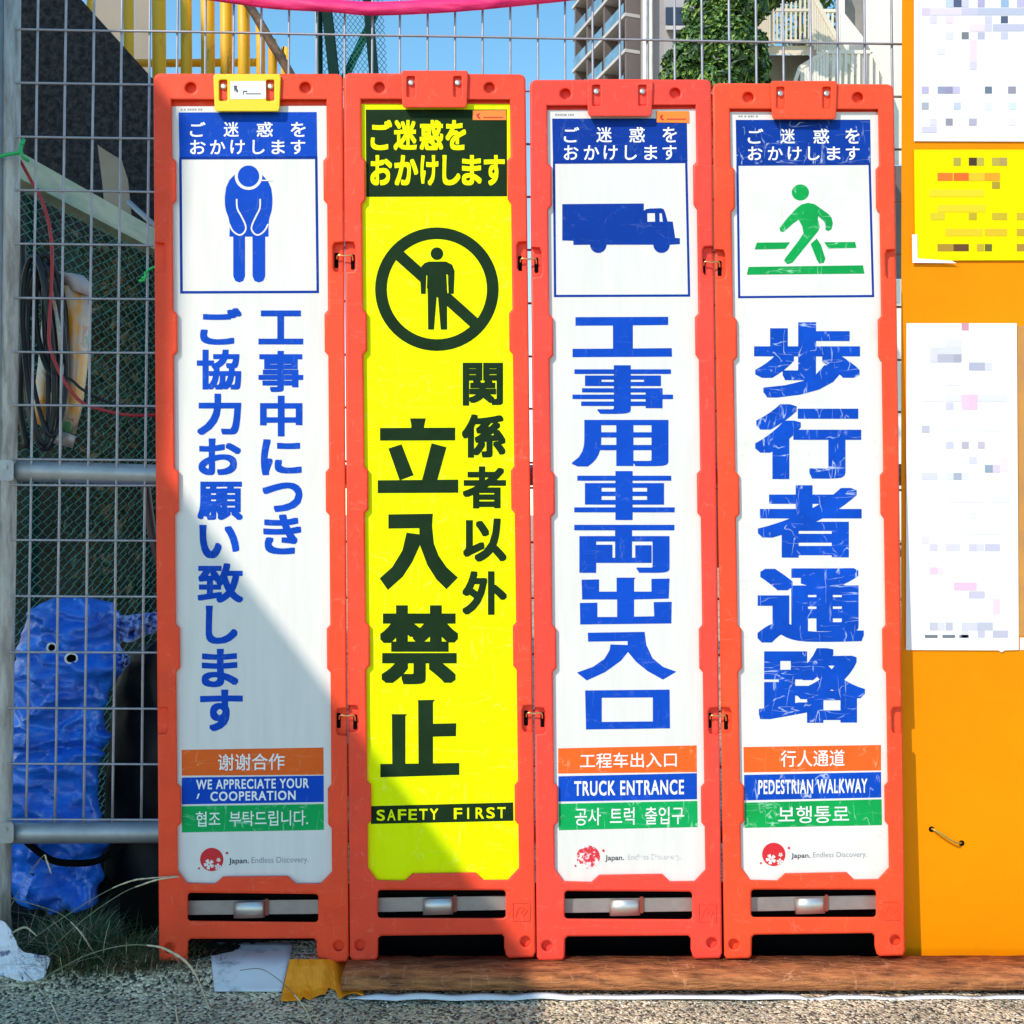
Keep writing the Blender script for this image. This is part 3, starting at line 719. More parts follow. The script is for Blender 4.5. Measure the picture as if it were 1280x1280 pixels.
def cables():
    rnd = random.Random(3)
    root = empty('cable_coil', P(52, 560, 0.19), 'coil of black cable hanging behind the wire fence', 'cable')
    m = MB()
    loops = [(30, 320, 66, 555), (38, 330, 80, 545), (46, 318, 78, 470), (33, 340, 60, 560), (55, 326, 84, 500), (27, 345, 74, 562)]
    for i, (x0, y0, x1, y1) in enumerate(loops):
        cx, cy, hx, hy = (x0 + x1) / 2, (y0 + y1) / 2, (x1 - x0) / 2, (y1 - y0) / 2
        pts = []
        for k in range(34):
            a = 2 * math.pi * k / 34
            pts.append(P(cx + hx * math.cos(a) * (1 + 0.12 * math.sin(2 * a + i)) + 6 * math.sin(a) , cy + hy * math.sin(a), 0.17 + 0.012 * i + 0.01 * math.sin(a * 2 + i)))
        tube(m, pts, 0.0042 if i % 2 else 0.0052, 7, closed=True)
    tube(m, smooth_path([P(28, 300, 0.2), P(30, 400, 0.2), P(25, 500, 0.2), P(34, 560, 0.2)]), 0.006, 7)
    tube(m, smooth_path([P(66, 465, 0.17), P(88, 474, 0.17), P(105, 488, 0.17), P(140, 504, 0.2), P(200, 512, 0.22)]), 0.0026, 7)
    m.build('cable', BLACKCABLE, root, smooth=True)
    m = MB()
    tube(m, smooth_path([P(18, 190, 0.16), P(28, 206, 0.16), P(40, 228, 0.16), P(52, 250, 0.16), P(60, 275, 0.16), P(65, 310, 0.16), P(64, 360, 0.16), P(62, 400, 0.155), P(62, 432, 0.155), P(72, 460, 0.155), P(86, 485, 0.155), P(104, 504, 0.155), P(135, 514, 0.16), P(165, 519, 0.17), P(205, 518, 0.2)]), 0.0031, 8)
    o = m.build('red_cable', REDCABLE, smooth=True); tag(o, 'thin dull red cable curving down past the black coil', 'cable')
    # plastic sleeve with printed sheets
    def sleeve_mat():
        mm = bpy.data.materials.new('printed_plastic_sleeve'); mm.use_nodes = True
        n = mm.node_tree.nodes; l = mm.node_tree.links; b = n['Principled BSDF']; b.inputs['Roughness'].default_value = 0.25
        tc = n.new('ShaderNodeTexCoord'); mp = n.new('ShaderNodeMapping'); mp.inputs['Scale'].default_value = (1, 1, 0.6); l.new(tc.outputs['Object'], mp.inputs[0])
        nz = n.new('ShaderNodeTexNoise'); nz.inputs['Scale'].default_value = 26; nz.inputs['Detail'].default_value = 4; l.new(mp.outputs[0], nz.inputs['Vector'])
        cr = n.new('ShaderNodeValToRGB'); e = cr.color_ramp.elements
        e[0].position = 0.36; e[0].color = (0.75, 0.30, 0.03, 1); e[1].position = 0.66; e[1].color = (0.10, 0.30, 0.13, 1)
        for p, c in ((0.43, (0.74, 0.36, 0.10, 1)), (0.49, (0.62, 0.42, 0.26, 1)), (0.545, (0.56, 0.45, 0.36, 1)), (0.57, (0.50, 0.17, 0.10, 1)), (0.60, (0.5, 0.44, 0.36, 1))):
            x = e.new(p); x.color = c
        l.new(nz.outputs['Fac'], cr.inputs[0]); l.new(cr.outputs[0], b.inputs['Base Color']); return mm
    SL = sleeve_mat()
    def curved(name, left, right, y, bulge, mt, parent=None):
        n = 12; V = []
        for (ax, ay), (bx, by) in zip(left, right):
            for k in range(n):
                f = k / (n - 1); V.append(P(ax + (bx - ax) * f, ay + (by - ay) * f, y - bulge * math.sin(math.pi * f)))
        F = [[j * n + k, j * n + k + 1, (j + 1) * n + k + 1, (j + 1) * n + k] for j in range(len(left) - 1) for k in range(n - 1)]
        mb = MB(); mb.add(V, F); o = mb.build(name, mt, parent, smooth=True)
        so = o.modifiers.new('thickness', 'SOLIDIFY'); so.thickness = 0.0015; return o
    root = empty('plastic_sleeve', P(90, 555, 0.24), 'rolled clear plastic sleeve of orange and cream leaflets, behind the fence', 'sleeve')
    curved('sleeve_body', [(66, 352), (68, 400), (72, 450), (78, 500), (75, 536)], [(112, 365), (113, 400), (110, 450), (102, 510), (93, 543)], 0.245, 0.03, SL, root)
    curved('blank_top', [(66, 337), (72, 343), (79, 358)], [(104, 345), (112, 354), (113, 371)], 0.238, 0.03, mat('mauve_paper', (0.44, 0.38, 0.38), 0.5), root)
    curved('bottom_cuff', [(74, 537), (66, 554)], [(94, 545), (90, 560)], 0.24, 0.03, mat('taupe_plastic', (0.33, 0.27, 0.25), 0.4), root)
    o = curved('leaflet_bundle', [(56, 360), (50, 440), (44, 490), (42, 528)], [(72, 375), (70, 440), (68, 490), (60, 535)], 0.27, 0.02, SL)
    tag(o, 'cream and orange leaflets half hidden by the black cable coil', 'leaflets')
    # green strings
    m = MB(); tube(m, smooth_path([P(-6, 197, 0.10), P(10, 193, 0.098), P(24, 190, 0.10), P(27, 182, 0.10), P(30, 174, 0.105), P(26, 183, 0.1), P(28, 195, 0.1), P(36, 201, 0.11)]), 0.0032, 6)
    o = m.build('green_string', GREENSTRING, smooth=True); tag(o, 'green plastic string knotted round the grey fence post', 'string')
    m = MB(); tube(m, smooth_path([P(204, 332, 0.105), P(192, 334, 0.105), P(183, 340, 0.105), P(181, 349, 0.105), P(174, 351, 0.105)]), 0.0022, 6); tube(m, smooth_path([P(181, 340, 0.104), P(183, 346, 0.103), P(177, 347, 0.105)]), 0.002, 6)
    o = m.build('green_string', BRIGHTSTRING, smooth=True); tag(o, 'bright green string end tied at the left edge of the leftmost board', 'string')
cables()

def pink_tape():
    up = [(250, -22), (300, -14), (360, -6), (415, -1), (465, 2), (520, 0), (580, -5), (650, -12), (740, -24)]
    lo = [(250, -1), (300, 6), (344, 11.7), (414, 15.5), (465, 19.6), (548, 16.5), (600, 12.5), (640, 8.6), (740, -2)]
    U = smooth_path([Vector((*p, 0)) for p in up], 10); Lw = smooth_path([Vector((*p, 0)) for p in lo], 10)
    n = 7; V = []
    for i, (a, b) in enumerate(zip(U, Lw)):
        for k in range(n):
            f = k / (n - 1); V.append(P(a.x + (b.x - a.x) * f, a.y + (b.y - a.y) * f, 0.105 - 0.006 * math.sin(math.pi * f) + 0.003 * noise.noise(Vector((i * 0.2, k * 0.7, 0)))))
    F = [[j * n + k, j * n + k + 1, (j + 1) * n + k + 1, (j + 1) * n + k] for j in range(len(U) - 1) for k in range(n - 1)]
    mb = MB(); mb.add(V, F); o = mb.build('pink_tape', PINK, smooth=True); so = o.modifiers.new('thickness', 'SOLIDIFY'); so.thickness = 0.001
    tag(o, 'bright pink tape sagging along the top of the wire fence', 'tape')
pink_tape()

# ------------------------------------------------------------------ orange steel panel with notices
PYL = 0.055
def panel():
    root = empty('steel_panel', P(1230, 1190, PYL), 'orange painted steel panel on the right, carrying the notices', 'panel')
    m = MB()
    out = [(1127.5, -60), (1500, -60), (1500, 1205), (1126.5, 1205), (1126.5, 380)]
    prism(m, [out], PY(PYL), 0, 0.016); m.build('sheet', PANELO, root)
    m = MB()
    tube(m, smooth_path([P(1165, 1036.5, PYL + 0.004), P(1166, 1036.5, PYL - 0.006), P(1176, 1042, PYL - 0.012), P(1187, 1049, PYL - 0.012), P(1197, 1054, PYL - 0.008), P(1203, 1053, PYL + 0.004)]), 0.0017, 8)
    m.build('wire_tie', mat('tie_wire', (0.42, 0.36, 0.08), 0.4, metal=0.5), root, smooth=True)
    m = MB(); flat(m, [disc(1164.5, 1036.5, 3.6)], PY(PYL - 0.0006)); m.build('tie_hole', BLACK, root)
    m = MB(); flat(m, [disc(1202, 1054, 3.6)], PY(PYL - 0.0006)); m.build('tie_hole', BLACK, root)
    def notice(name, poly, mt, blocks, label, cat='notice', yoff=0.0025, extra=None):
        r = empty(name, P(poly[0][0], poly[0][1], PYL - yoff), label, cat)
        mb = MB(); prism(mb, [poly], PY(PYL), -yoff, -yoff + 0.0008); mb.build('paper', mt, r)
        mb = MB(); mb.col = (1, 1, 1)
        for x, y, w_, h_, c in blocks:
            mb.col = tuple(v * 0.8 for v in lin(c))
            flat(mb, [rect(x + 0.06, y + 0.06, x + w_ - 0.06, y + h_ - 0.06)], PY(PYL), -yoff - 0.0004)
        if blocks: mb.build('print', INK, r)
        if extra: extra(r)
    B1 = [(1182, -6, 10, 15, (205, 220, 240)), (1192, -6, 10, 15, (85, 95, 130)), (1202, -6, 9, 15, (220, 215, 240)), (1222, -6, 9, 15, (190, 180, 220)), (1251, -6, 10, 15, (160, 190, 225)), (1271, -6, 30, 15, (205, 195, 235)),
          (1152, 10, 10, 9, (230, 210, 240)), (1162, 10, 20, 9, (240, 226, 246)), (1182, 10, 20, 9, (240, 225, 250)), (1202, 10, 20, 9, (215, 210, 235)), (1222, 10, 80, 9, (200, 205, 225)), (1162, 20, 9, 9, (232, 222, 236)), (1182, 20, 10, 9, (250, 226, 250)), (1231, 20, 9, 9, (220, 215, 235)), (1251, 20, 9, 9, (85, 95, 130)), (1212, 30, 19, 9, (246, 228, 248)), (1231, 30, 9, 9, (222, 216, 236)), (1241, 30, 60, 9, (205, 205, 228)),
          (1182, 40, 10, 9, (232, 230, 248)), (1202, 40, 9, 9, (130, 132, 138)), (1222, 40, 9, 9, (198, 196, 218)), (1251, 40, 9, 9, (210, 210, 235)), (1212, 50, 9, 28, (248, 225, 248)), (1212, 78, 9, 9, (225, 220, 240)), (1172, 60, 9, 8, (238, 232, 246)),
          (1152, 108, 9, 9, (200, 190, 222)), (1172, 108, 10, 9, (160, 165, 195)), (1182, 108, 9, 9, (165, 155, 190)), (1191, 108, 9, 9, (210, 200, 228)), (1231, 108, 9, 9, (115, 130, 150)), (1260, 108, 10, 9, (160, 155, 175)),
          (1152, 128, 9, 9, (180, 185, 200)), (1192, 128, 9, 9, (205, 215, 235)), (1231, 128, 9, 9, (235, 240, 252)), (1261, 128, 9, 9, (220, 245, 255)), (1182, 148, 9, 9, (160, 155, 170)), (1211, 148, 10, 9, (190, 185, 205)), (1261, 148, 9, 9, (248, 232, 248)), (1162, 148, 9, 9, (232, 225, 245)), (1152, 158, 19, 8, (222, 215, 238))]
    notice('paper_notice', [(1142.5, -60), (1460, -60), (1460, 177.5), (1142.5, 176.5)], PAPER, B1, 'white paper notice at the top of the orange panel, above the yellow notice')
    B2 = [(1192, 197, 9, 10, (190, 175, 60)), (1211, 197, 10, 10, (70, 45, 15)), (1221, 197, 9, 10, (200, 185, 60)), (1240, 197, 10, 10, (200, 180, 70)), (1250, 197, 9, 10, (190, 165, 90)),
          (1172, 216, 19, 10, (255, 125, 15)), (1192, 216, 19, 10, (255, 110, 10)), (1211, 216, 20, 10, (255, 205, 10)), (1231, 216, 19, 10, (255, 170, 0)), (1240, 227, 10, 9, (190, 160, 30)),
          (1162, 237, 68, 9, (255, 225, 0)), (1172, 256, 60, 9, (250, 222, 0)), (1163, 266, 18, 9, (235, 212, 20)), (1211, 266, 10, 9, (205, 180, 20)), (1240, 266, 19, 9, (215, 190, 20)), (1271, 266, 20, 9, (222, 190, 20)), (1182, 286, 46, 9, (250, 212, 0)), (1231, 286, 28, 9, (240, 200, 5)), (1271, 286, 20, 9, (215, 175, 20)),
          (1172, 305, 20, 9, (185, 145, 30)), (1192, 305, 19, 9, (110, 65, 15)), (1221, 305, 9, 9, (210, 180, 30)), (1231, 305, 9, 9, (110, 105, 15)), (1271, 305, 20, 9, (185, 145, 40))]
    def edges(r):
        mb = MB(); prism(mb, [[(1140, 293), (1146.5, 293), (1147, 323), (1190, 326), (1196, 329), (1140.5, 328.5)]], PY(PYL), -0.0052, -0.0046); mb.build('white_backing', PAPER, r)
    notice('yellow_notice', [(1142.5, 187), (1460, 187), (1460, 325), (1200, 325.5), (1144, 327)], PAPERY, B2, 'yellow printed notice with an orange heading on the orange panel', yoff=0.0035, extra=edges)
    B3 = [(1202, 404, 9, 9, (228, 160, 180)), (1182, 424, 20, 10, (238, 235, 252)), (1162, 434, 10, 19, (232, 228, 245)), (1172, 434, 30, 9, (232, 230, 246)), (1172, 443, 20, 10, (198, 196, 212)), (1192, 443, 10, 10, (185, 182, 200)), (1211, 453, 20, 10, (190, 192, 212)), (1231, 453, 9, 10, (232, 228, 250)), (1182, 473, 20, 9, (246, 238, 250)),
          (1152, 493, 28, 9, (248, 240, 250)), (1182, 493, 20, 9, (240, 236, 250)), (1182, 503, 10, 9, (222, 218, 238)), (1202, 493, 10, 19, (252, 212, 238)), (1212, 493, 10, 19, (248, 206, 230)), (1222, 493, 37, 9, (238, 236, 250)), (1152, 532, 10, 9, (208, 205, 222)), (1182, 532, 74, 8, (245, 242, 250)), (1182, 552, 10, 9, (222, 218, 238)), (1202, 552, 9, 9, (200, 190, 210)), (1222, 552, 9, 9, (212, 200, 218)),
          (1211, 571, 10, 9, (228, 225, 245)), (1231, 581, 10, 10, (160, 175, 195)), (1241, 581, 9, 10, (232, 214, 238)), (1251, 571, 9, 19, (248, 232, 246)), (1152, 591, 20, 9, (228, 228, 242)), (1182, 591, 10, 9, (236, 238, 250)), (1192, 591, 10, 9, (182, 188, 205)), (1202, 591, 9, 9, (238, 236, 250)), (1184, 619, 48, 9, (248, 238, 250)), (1240, 619, 24, 9, (244, 240, 252)),
          (1211, 640, 10, 9, (240, 236, 250)), (1200, 660, 55, 8, (248, 242, 250)), (1152, 670, 9, 10, (240, 232, 248)), (1162, 680, 10, 9, (228, 220, 240)), (1182, 680, 18, 9, (232, 225, 245)), (1211, 680, 10, 9, (222, 216, 236)), (1221, 680, 9, 9, (232, 228, 244)), (1231, 680, 19, 9, (212, 210, 230)), (1162, 709, 10, 9, (250, 212, 242)), (1172, 709, 8, 9, (246, 232, 248)), (1192, 728, 29, 10, (253, 205, 232)), (1211, 739, 20, 9, (215, 210, 230)), (1241, 748, 9, 20, (252, 222, 245)),
          (1162, 778, 10, 10, (210, 210, 225)), (1172, 778, 9, 10, (232, 230, 246)), (1182, 778, 9, 10, (205, 205, 222)), (1202, 778, 20, 10, (225, 222, 238)), (1222, 778, 19, 10, (205, 206, 222)), (1202, 788, 8, 9, (232, 230, 246)), (1222, 788, 9, 9, (212, 210, 230)), (1241, 788, 19, 9, (205, 202, 222)),
          (1156, 793.5, 16, 4, (125, 130, 140)), (1178, 793.5, 16, 4, (125, 130, 140)), (1199, 793.5, 12, 4, (140, 145, 155))]
    notice('paper_notice', [(1133, 404), (1271, 404), (1273.5, 812.5), (1256, 813), (1252, 815.5), (1248, 813), (1132.5, 812.5)], PAPER, B3, 'long white paper notice in the middle of the orange panel')
    notice('brown_strip', [(1272.3, 407), (1460, 407), (1460, 795), (1273.5, 795)], BROWN, [], 'brown strip cut by the right edge of the photo, beside the long white paper', yoff=0.0012)  # mottled brown strip along the right edge
    notice('paper_slip', [(1275, 797), (1460, 797), (1460, 812.5), (1275, 812.5)], PAPER, [], 'narrow white paper slip under the brown strip at the right edge', 'paper', yoff=0.0012)
panel()

# ------------------------------------------------------------------ rusty beam and litter at the base
def base():
    mb = MB(); prism(mb, [[(150, 1105), (1120, 1102), (1120, 1215), (150, 1215)]], PY(0.085), 0, 0.01)  # black sheet added as the deep shade behind the feet
    o = mb.build('gap_shade_sheet', BLACK); tag(o, 'low black sheet added to stand in for the shade behind the feet of the sign boards', 'board')
    mb = MB()
    prof = [(0.022, 0.0), (0.022, 0.0285), (-0.030, 0.0300), (-0.052, 0.0292), (-0.060, 0.0265), (-0.063, 0.022), (-0.0632, 0.012), (-0.060, 0.0095), (-0.040, 0.0095), (-0.040, 0.0)]
    n = 160; x0 = -0.268; x1 = 1.4; m = len(prof); V = []
    for i in range(n + 1):
        x = x0 + (x1 - x0) * i / n
        for k, (y, z) in enumerate(prof):
            a = 0.0022 if z > 0.006 else 0.0
            V.append((x, y + a * noise.noise(Vector((x * 22, k * 1.3, 0))), max(0, z + a * 0.7 * noise.noise(Vector((x * 30, k * 0.9, 4))))))
    F = [[i * m + k, i * m + (k + 1) % m, (i + 1) * m + (k + 1) % m, (i + 1) * m + k] for i in range(n) for k in range(m)]
    F += [list(range(m)), [n * m + k for k in range(m)][::-1]]
    mb.add(V, F); o = mb.build('rusty_beam', RUST, smooth=True); tag(o, 'long rusty steel beam on the asphalt under the three right boards', 'beam')
    # white strip along the beam
    n = 150; V = []
    for i in range(n + 1):
        x = -0.255 + 1.6 * i / n
        w1 = (0.009 if x < 0.1 else 0.0055) + 0.004 * noise.noise(Vector((x * 9, 0, 2))); amp = 0.004 if x < 0.1 else 0.0012
        hgt = 0.004 + amp * abs(noise.noise(Vector((x * 11, 5, 0)))) * 2
        if x < -0.21: hgt *= max(0.2, (x + 0.255) / 0.045); w1 *= max(0.15, (x + 0.255) / 0.045)
        if x > 0.45: hgt = max(0.0006, hgt - 0.005 * max(0, noise.noise(Vector((x * 16, 3, 3))) + 0.15)); w1 *= 0.7
        V += [(x, -0.064, hgt + 0.0008), (x, -0.070, hgt + 0.0008), (x, -0.070 - w1, max(0.0028, hgt * 0.75) if x < 0.45 else hgt * 0.7)]
    F = [[i * 3 + k, i * 3 + k + 1, (i + 1) * 3 + k + 1, (i + 1) * 3 + k] for i in range(n) for k in range(2)]
    mb = MB(); mb.add(V, F); o = mb.build('white_strip', mat('white_plastic_film', (0.74, 0.75, 0.78), 0.5, var=0.15, scale=20), smooth=True)
    so = o.modifiers.new('thickness', 'SOLIDIFY'); so.thickness = 0.0008
    tag(o, 'thin wavy strip of white film along the foot of the rusty beam', 'strip')
    # orange broken corrugated piece
    def gp(px, py, dz=0.0):
        Z = (640 - py) * K; t = 1.25
        while t < 2.6 and H + Z * t > gz((px - 640) * K * t, t - D) + dz: t += 0.001
        return Vector(((px - 640) * K * t, t - D, H + Z * t))
    n = 27; V = []; rowsn = 6
    for j in range(rowsn + 1):
        f = j / rowsn
        for i in range(n):
            g = i / (n - 1)
            xa = 362 + g * 78; xb = 351 + g * 104
            ya = 1199 + 0 * g; yb = 1250 - 3 * g + (7 * abs(math.sin(g * 9.0)) * (-1) if g > 0.25 else 0) - (8 if 0.55 < g < 0.66 else 0)
            dz = 0.004 + 0.0028 * (0.5 + 0.5 * math.sin(g * 2 * math.pi * 4.5)) + 0.004 * (1 - f)
            V.append(gp(xa + (xb - xa) * f, ya + (yb - ya) * f, dz))
    F = [[j * n + i, j * n + i + 1, (j + 1) * n + i + 1, (j + 1) * n + i] for j in range(rowsn) for i in range(n - 1)]
    mb = MB(); mb.add(V, F); o = mb.build('orange_scrap', CORRO, smooth=False); so = o.modifiers.new('thickness', 'SOLIDIFY'); so.thickness = 0.002; so.offset = 1
    tag(o, 'broken orange corrugated plastic scrap with a torn edge, at the left end of the beam', 'scrap')
    # dirty white sheet
    n = 16; V = []
    for j in range(n):
        f = j / (n - 1)
        for i in range(n):
            g = i / (n - 1)
            xa = 262 + g * 105; xb = 268 + g * 84
            V.append(gp(xa + (xb - xa) * f, 1178 + 61 * f, 0.0035 + 0.003 * (noise.noise(Vector((f * 2.5, g * 3, 1))) + 0.5)))
    F = [[j * n + i, j * n + i + 1, (j + 1) * n + i + 1, (j + 1) * n + i] for j in range(n - 1) for i in range(n - 1)]
    mb = MB(); mb.add(V, F); o = mb.build('plastic_sheet', DIRTYWHITE, smooth=True); so = o.modifiers.new('thickness', 'SOLIDIFY'); so.thickness = 0.0012; so.offset = 1
    tag(o, 'dirty white sheet lying on the asphalt between the feet of the leftmost board', 'sheet')
    # crumpled paper, lower left
    n = 16; V = []
    top = [(-20, 1150), (4, 1152), (16, 1168), (26, 1188), (46, 1193), (63, 1197)]; bot = [(-20, 1218), (0, 1219), (20, 1225), (34, 1227), (50, 1224), (57, 1219)]
    T = smooth_path([Vector((*p, 0)) for p in top], 5); Bt = smooth_path([Vector((*p, 0)) for p in bot], 5)
    for i, (a, b) in enumerate(zip(T, Bt)):
        for k in range(n):
            f = k / (n - 1)
            q0 = gp(b.x, b.y, 0.003); py = a.y + (b.y - a.y) * f; px = a.x + (b.x - a.x) * f
            yv = q0.y - 0.002 + (1 - f) * 0.010
            V.append(P(px, py, yv + 0.006 * noise.noise(Vector((i * 0.5, k * 0.5, 3))) - 0.003))
    F = [[i * n + k, i * n + k + 1, (i + 1) * n + k + 1, (i + 1) * n + k] for i in range(len(T) - 1) for k in range(n - 1)]
    mb = MB(); mb.add(V, F); o = mb.build('crumpled_wrapper', CRUMPLED); so = o.modifiers.new('thickness', 'SOLIDIFY'); so.thickness = 0.001
    tag(o, 'crumpled white printed wrapper lying in the bottom left corner', 'wrapper')
    # loose chips
    rnd = random.Random(11); mb = MB()
    ic = [(0, 0, 1), (0.9, 0, 0.3), (0.28, 0.85, 0.3), (-0.72, 0.53, 0.3), (-0.72, -0.53, 0.3), (0.28, -0.85, 0.3), (0, 0, -0.6)]
    fc = [[0, 1, 2], [0, 2, 3], [0, 3, 4], [0, 4, 5], [0, 5, 1], [6, 2, 1], [6, 3, 2], [6, 4, 3], [6, 5, 4], [6, 1, 5]]
    for i in range(9500):
        x = rnd.uniform(-0.92, 0.95); y = rnd.uniform(-0.27, -0.072 if x > -0.27 else 0.03)
        r = rnd.uniform(0.0010, 0.0030) * (1.3 if rnd.random() < 0.07 else 1); a = rnd.uniform(0, 6.28); c, s_ = math.cos(a), math.sin(a)
        mb.cur = rnd.choices(range(4), weights=[4, 3, 2, 1])[0]
        sx, sy, sz = rnd.uniform(0.7, 1.3), rnd.uniform(0.7, 1.3), rnd.uniform(0.4, 0.8)
        zc = gz(x, y)
        mb.add([(x + r * (px * sx * c - py * sy * s_), y + r * (px * sx * s_ + py * sy * c), zc + r * 0.12 + r * sz * pz) for px, py, pz in ic], fc)
    o = mb.build('gravel', [mat('chip_beige', (0.62, 0.51, 0.36), 0.9, var=0.3, scale=90), mat('chip_grey', (0.42, 0.36, 0.28), 0.9, var=0.3, scale=90), mat('chip_dark', (0.09, 0.08, 0.07), 0.9), mat('chip_pale', (0.75, 0.70, 0.60), 0.9)])
    tag(o, 'small beige and grey stone chips on the asphalt', None, kind='stuff')
    # dark soil under and behind the fence on the left
    mb = MB(); nx, ny = 70, 34; V = []
    for j in range(ny):
        for i in range(nx):
            x = -3.0 + 1.75 * i / 12 if i < 12 else -1.25 + (0.83) * (i - 12) / (nx - 13)
            y0 = -0.012 + 0.022 * noise.noise(Vector((x * 14, 0, 8))) + 0.012 * noise.noise(Vector((x * 40, 0, 2))) + max(0, (x + 0.56)) * 0.5
            y = y0 + (1.55 - y0) * (j / (ny - 1)) ** 2
            V.append((x, y, gz(x, y) + 0.004 + 0.006 * abs(noise.noise(Vector((x * 30, y * 30, 1)))) * min(1, j / 2)))
    F = [[j * nx + i, j * nx + i + 1, (j + 1) * nx + i + 1, (j + 1) * nx + i] for j in range(ny - 1) for i in range(nx - 1)]
    mb.add(V, F); o = mb.build('soil_ground', mat('dark_mottled_soil', (0.030, 0.024, 0.017), 0.95, color2=(0.008, 0.008, 0.007), scale=30, ramp=(0.35, 0.65), bump=0.8, bscale=80, spec=0.05), smooth=True)  # two dark tones mixed by noise
    tag(o, 'dark mottled soil under the wire fence', None, kind='structure')
    # grass
    rnd = random.Random(5); mb = MB()
    def blade(q, ln, a, lean_, wd, mi):
        mb.cur = mi; pts = []
        d = Vector((math.cos(a), math.sin(a), 0)); s_ = Vector((-d.y, d.x, 0))
        for k in range(5):
            f = k / 4; pts.append(q + d * lean_ * ln * f * f + Vector((0, 0, ln * (f - 0.35 * lean_ * f * f))))
        V = []
        for k, p in enumerate(pts): wv = wd * (1 - k / 4.3); V += [p - s_ * wv, p + s_ * wv]
        mb.add(V, [[2 * k, 2 * k + 1, 2 * k + 3, 2 * k + 2] for k in range(4)])
    for i in range(2800):
        x = rnd.gauss(-0.69, 0.07); y = rnd.gauss(0.025, 0.04)
        if x < -0.9 or y > 0.1 or y < -0.03 or (x < -0.745 and y < 0.02): continue
        q = Vector((x, y, gz(x, y) - 0.002)); dry = rnd.random()
        low = x > -0.66 and rnd.random() < 0.6
        blade(q, rnd.uniform(0.02, 0.075) * (1.6 if x < -0.7 and rnd.random() < 0.3 else 1) * (0.5 if low else 1), rnd.uniform(0, 6.28), rnd.uniform(0.3, 1.7), rnd.uniform(0.0006, 0.0014), 2 if low or dry < 0.2 else (0 if dry < 0.93 else 1))
    for i in range(1100):
        x = rnd.gauss(-0.62, 0.05); y = rnd.uniform(-0.02, 0.04)
        blade(Vector((x, y, gz(x, y) - 0.001)), rnd.uniform(0.008, 0.028), rnd.uniform(0, 6.28), rnd.uniform(0.6, 1.8), rnd.uniform(0.0006, 0.0012), 2 if rnd.random() < 0.85 else 1)
    for i in range(140):
        x = rnd.uniform(-0.95, -0.75); y = rnd.uniform(-0.26, -0.16)
        blade(Vector((x, y, 0)), rnd.uniform(0.006, 0.02), rnd.uniform(0, 6.28), rnd.uniform(0.6, 1.8), 0.001, rnd.choice([0, 1, 2]))
    o = mb.build('grass', [GRASSG, GRASSD, GRASSB]); tag(o, 'low green grass and brown thatch at the foot of the wire fence', None, kind='stuff')
    stalks = [([(4, 1152), (16, 1128), (35, 1095), (54, 1070), (58, 1075), (64, 1092)], 0.03, 'tall dry grass stalk bent sharply in front of the blue tarp'),
              ([(8, 1212), (40, 1175), (90, 1140), (135, 1113), (165, 1101), (185, 1098), (222, 1095)], 0.0, 'upper of the two dry stalks that reach the leftmost board'),
              ([(55, 1195), (100, 1153), (150, 1118), (180, 1105), (200, 1099), (224, 1096)], -0.01, 'lower of the two dry stalks that reach the leftmost board'),
              ([(2, 1119), (30, 1127), (60, 1136), (78, 1144), (92, 1156), (104, 1170), (114, 1186), (120, 1194)], 0.0, 'dry stalk with a pale drooping tip above the green grass'),
              ([(50, 1225), (95, 1200), (130, 1187), (165, 1181), (195, 1183), (210, 1188), (230, 1200), (243, 1216), (252, 1235), (262, 1262)], -0.055, 'thick dry stalk arching in front of the left foot of the leftmost board'),
              ([(30, 1215), (45, 1230), (58, 1245), (68, 1262), (76, 1282)], -0.1, 'dry stalk lying across the asphalt in the bottom left corner'),
              ([(-4, 1180), (10, 1170), (25, 1161), (34, 1160), (46, 1170)], 0.0, 'short flat straw blade curving over the crumpled wrapper'),
              ([(222, 1205), (222, 1230), (220, 1262), (224, 1285)], -0.11, 'thin upright dry stalk in front of the leftmost board'),
              ([(300, 1213), (325, 1211), (345, 1222), (365, 1240), (382, 1262), (392, 1285)], -0.095, 'dry stalk bent across the white sheet on the asphalt')]
    for pts, y, lb in stalks:
        n_ = len(pts); P3 = []
        for i, (a, b) in enumerate(pts):
            q = P(a, b, y)
            g_ = gz(q.x, q.y) + 0.002
            if q.z < g_: q = gp(a, b, 0.003)
            P3.append(q)
        sp = smooth_path(P3, 7); m_ = len(sp)
        flatb = 'straw' in lb; cut = 0 if flatb else int(m_ * (0.52 if 'tip' in lb or 'reach' in lb else 0.40 if 'thick' in lb else 0.62))
        k_ = 1.4 if 'thick' in lb else 1.0
        mb = MB(); tube(mb, sp[:cut + 1] if cut else sp, [0.00065 * k_ + (0.0012 * math.sin(math.pi * i / m_) if flatb else 0) for i in range(cut + 1 if cut else m_)], 5)
        o = mb.build('dry_grass_stalk', GRASSD if flatb else GRASSSTEM, smooth=True); tag(o, lb, 'grass stalk', 'dry grass stalks in front of the fence')
        if cut:
            hd = sp[cut:]; mb = MB(); n_h = len(hd)
            tube(mb, hd, [k_ * (0.0007 + 0.0007 * math.sin(math.pi * min(1, 0.1 + i / n_h)) * (1 + 0.45 * math.sin(i * 1.9))) for i in range(n_h)], 5)
            mb.build('seed_head', GRASSD, o, smooth=True)
base()

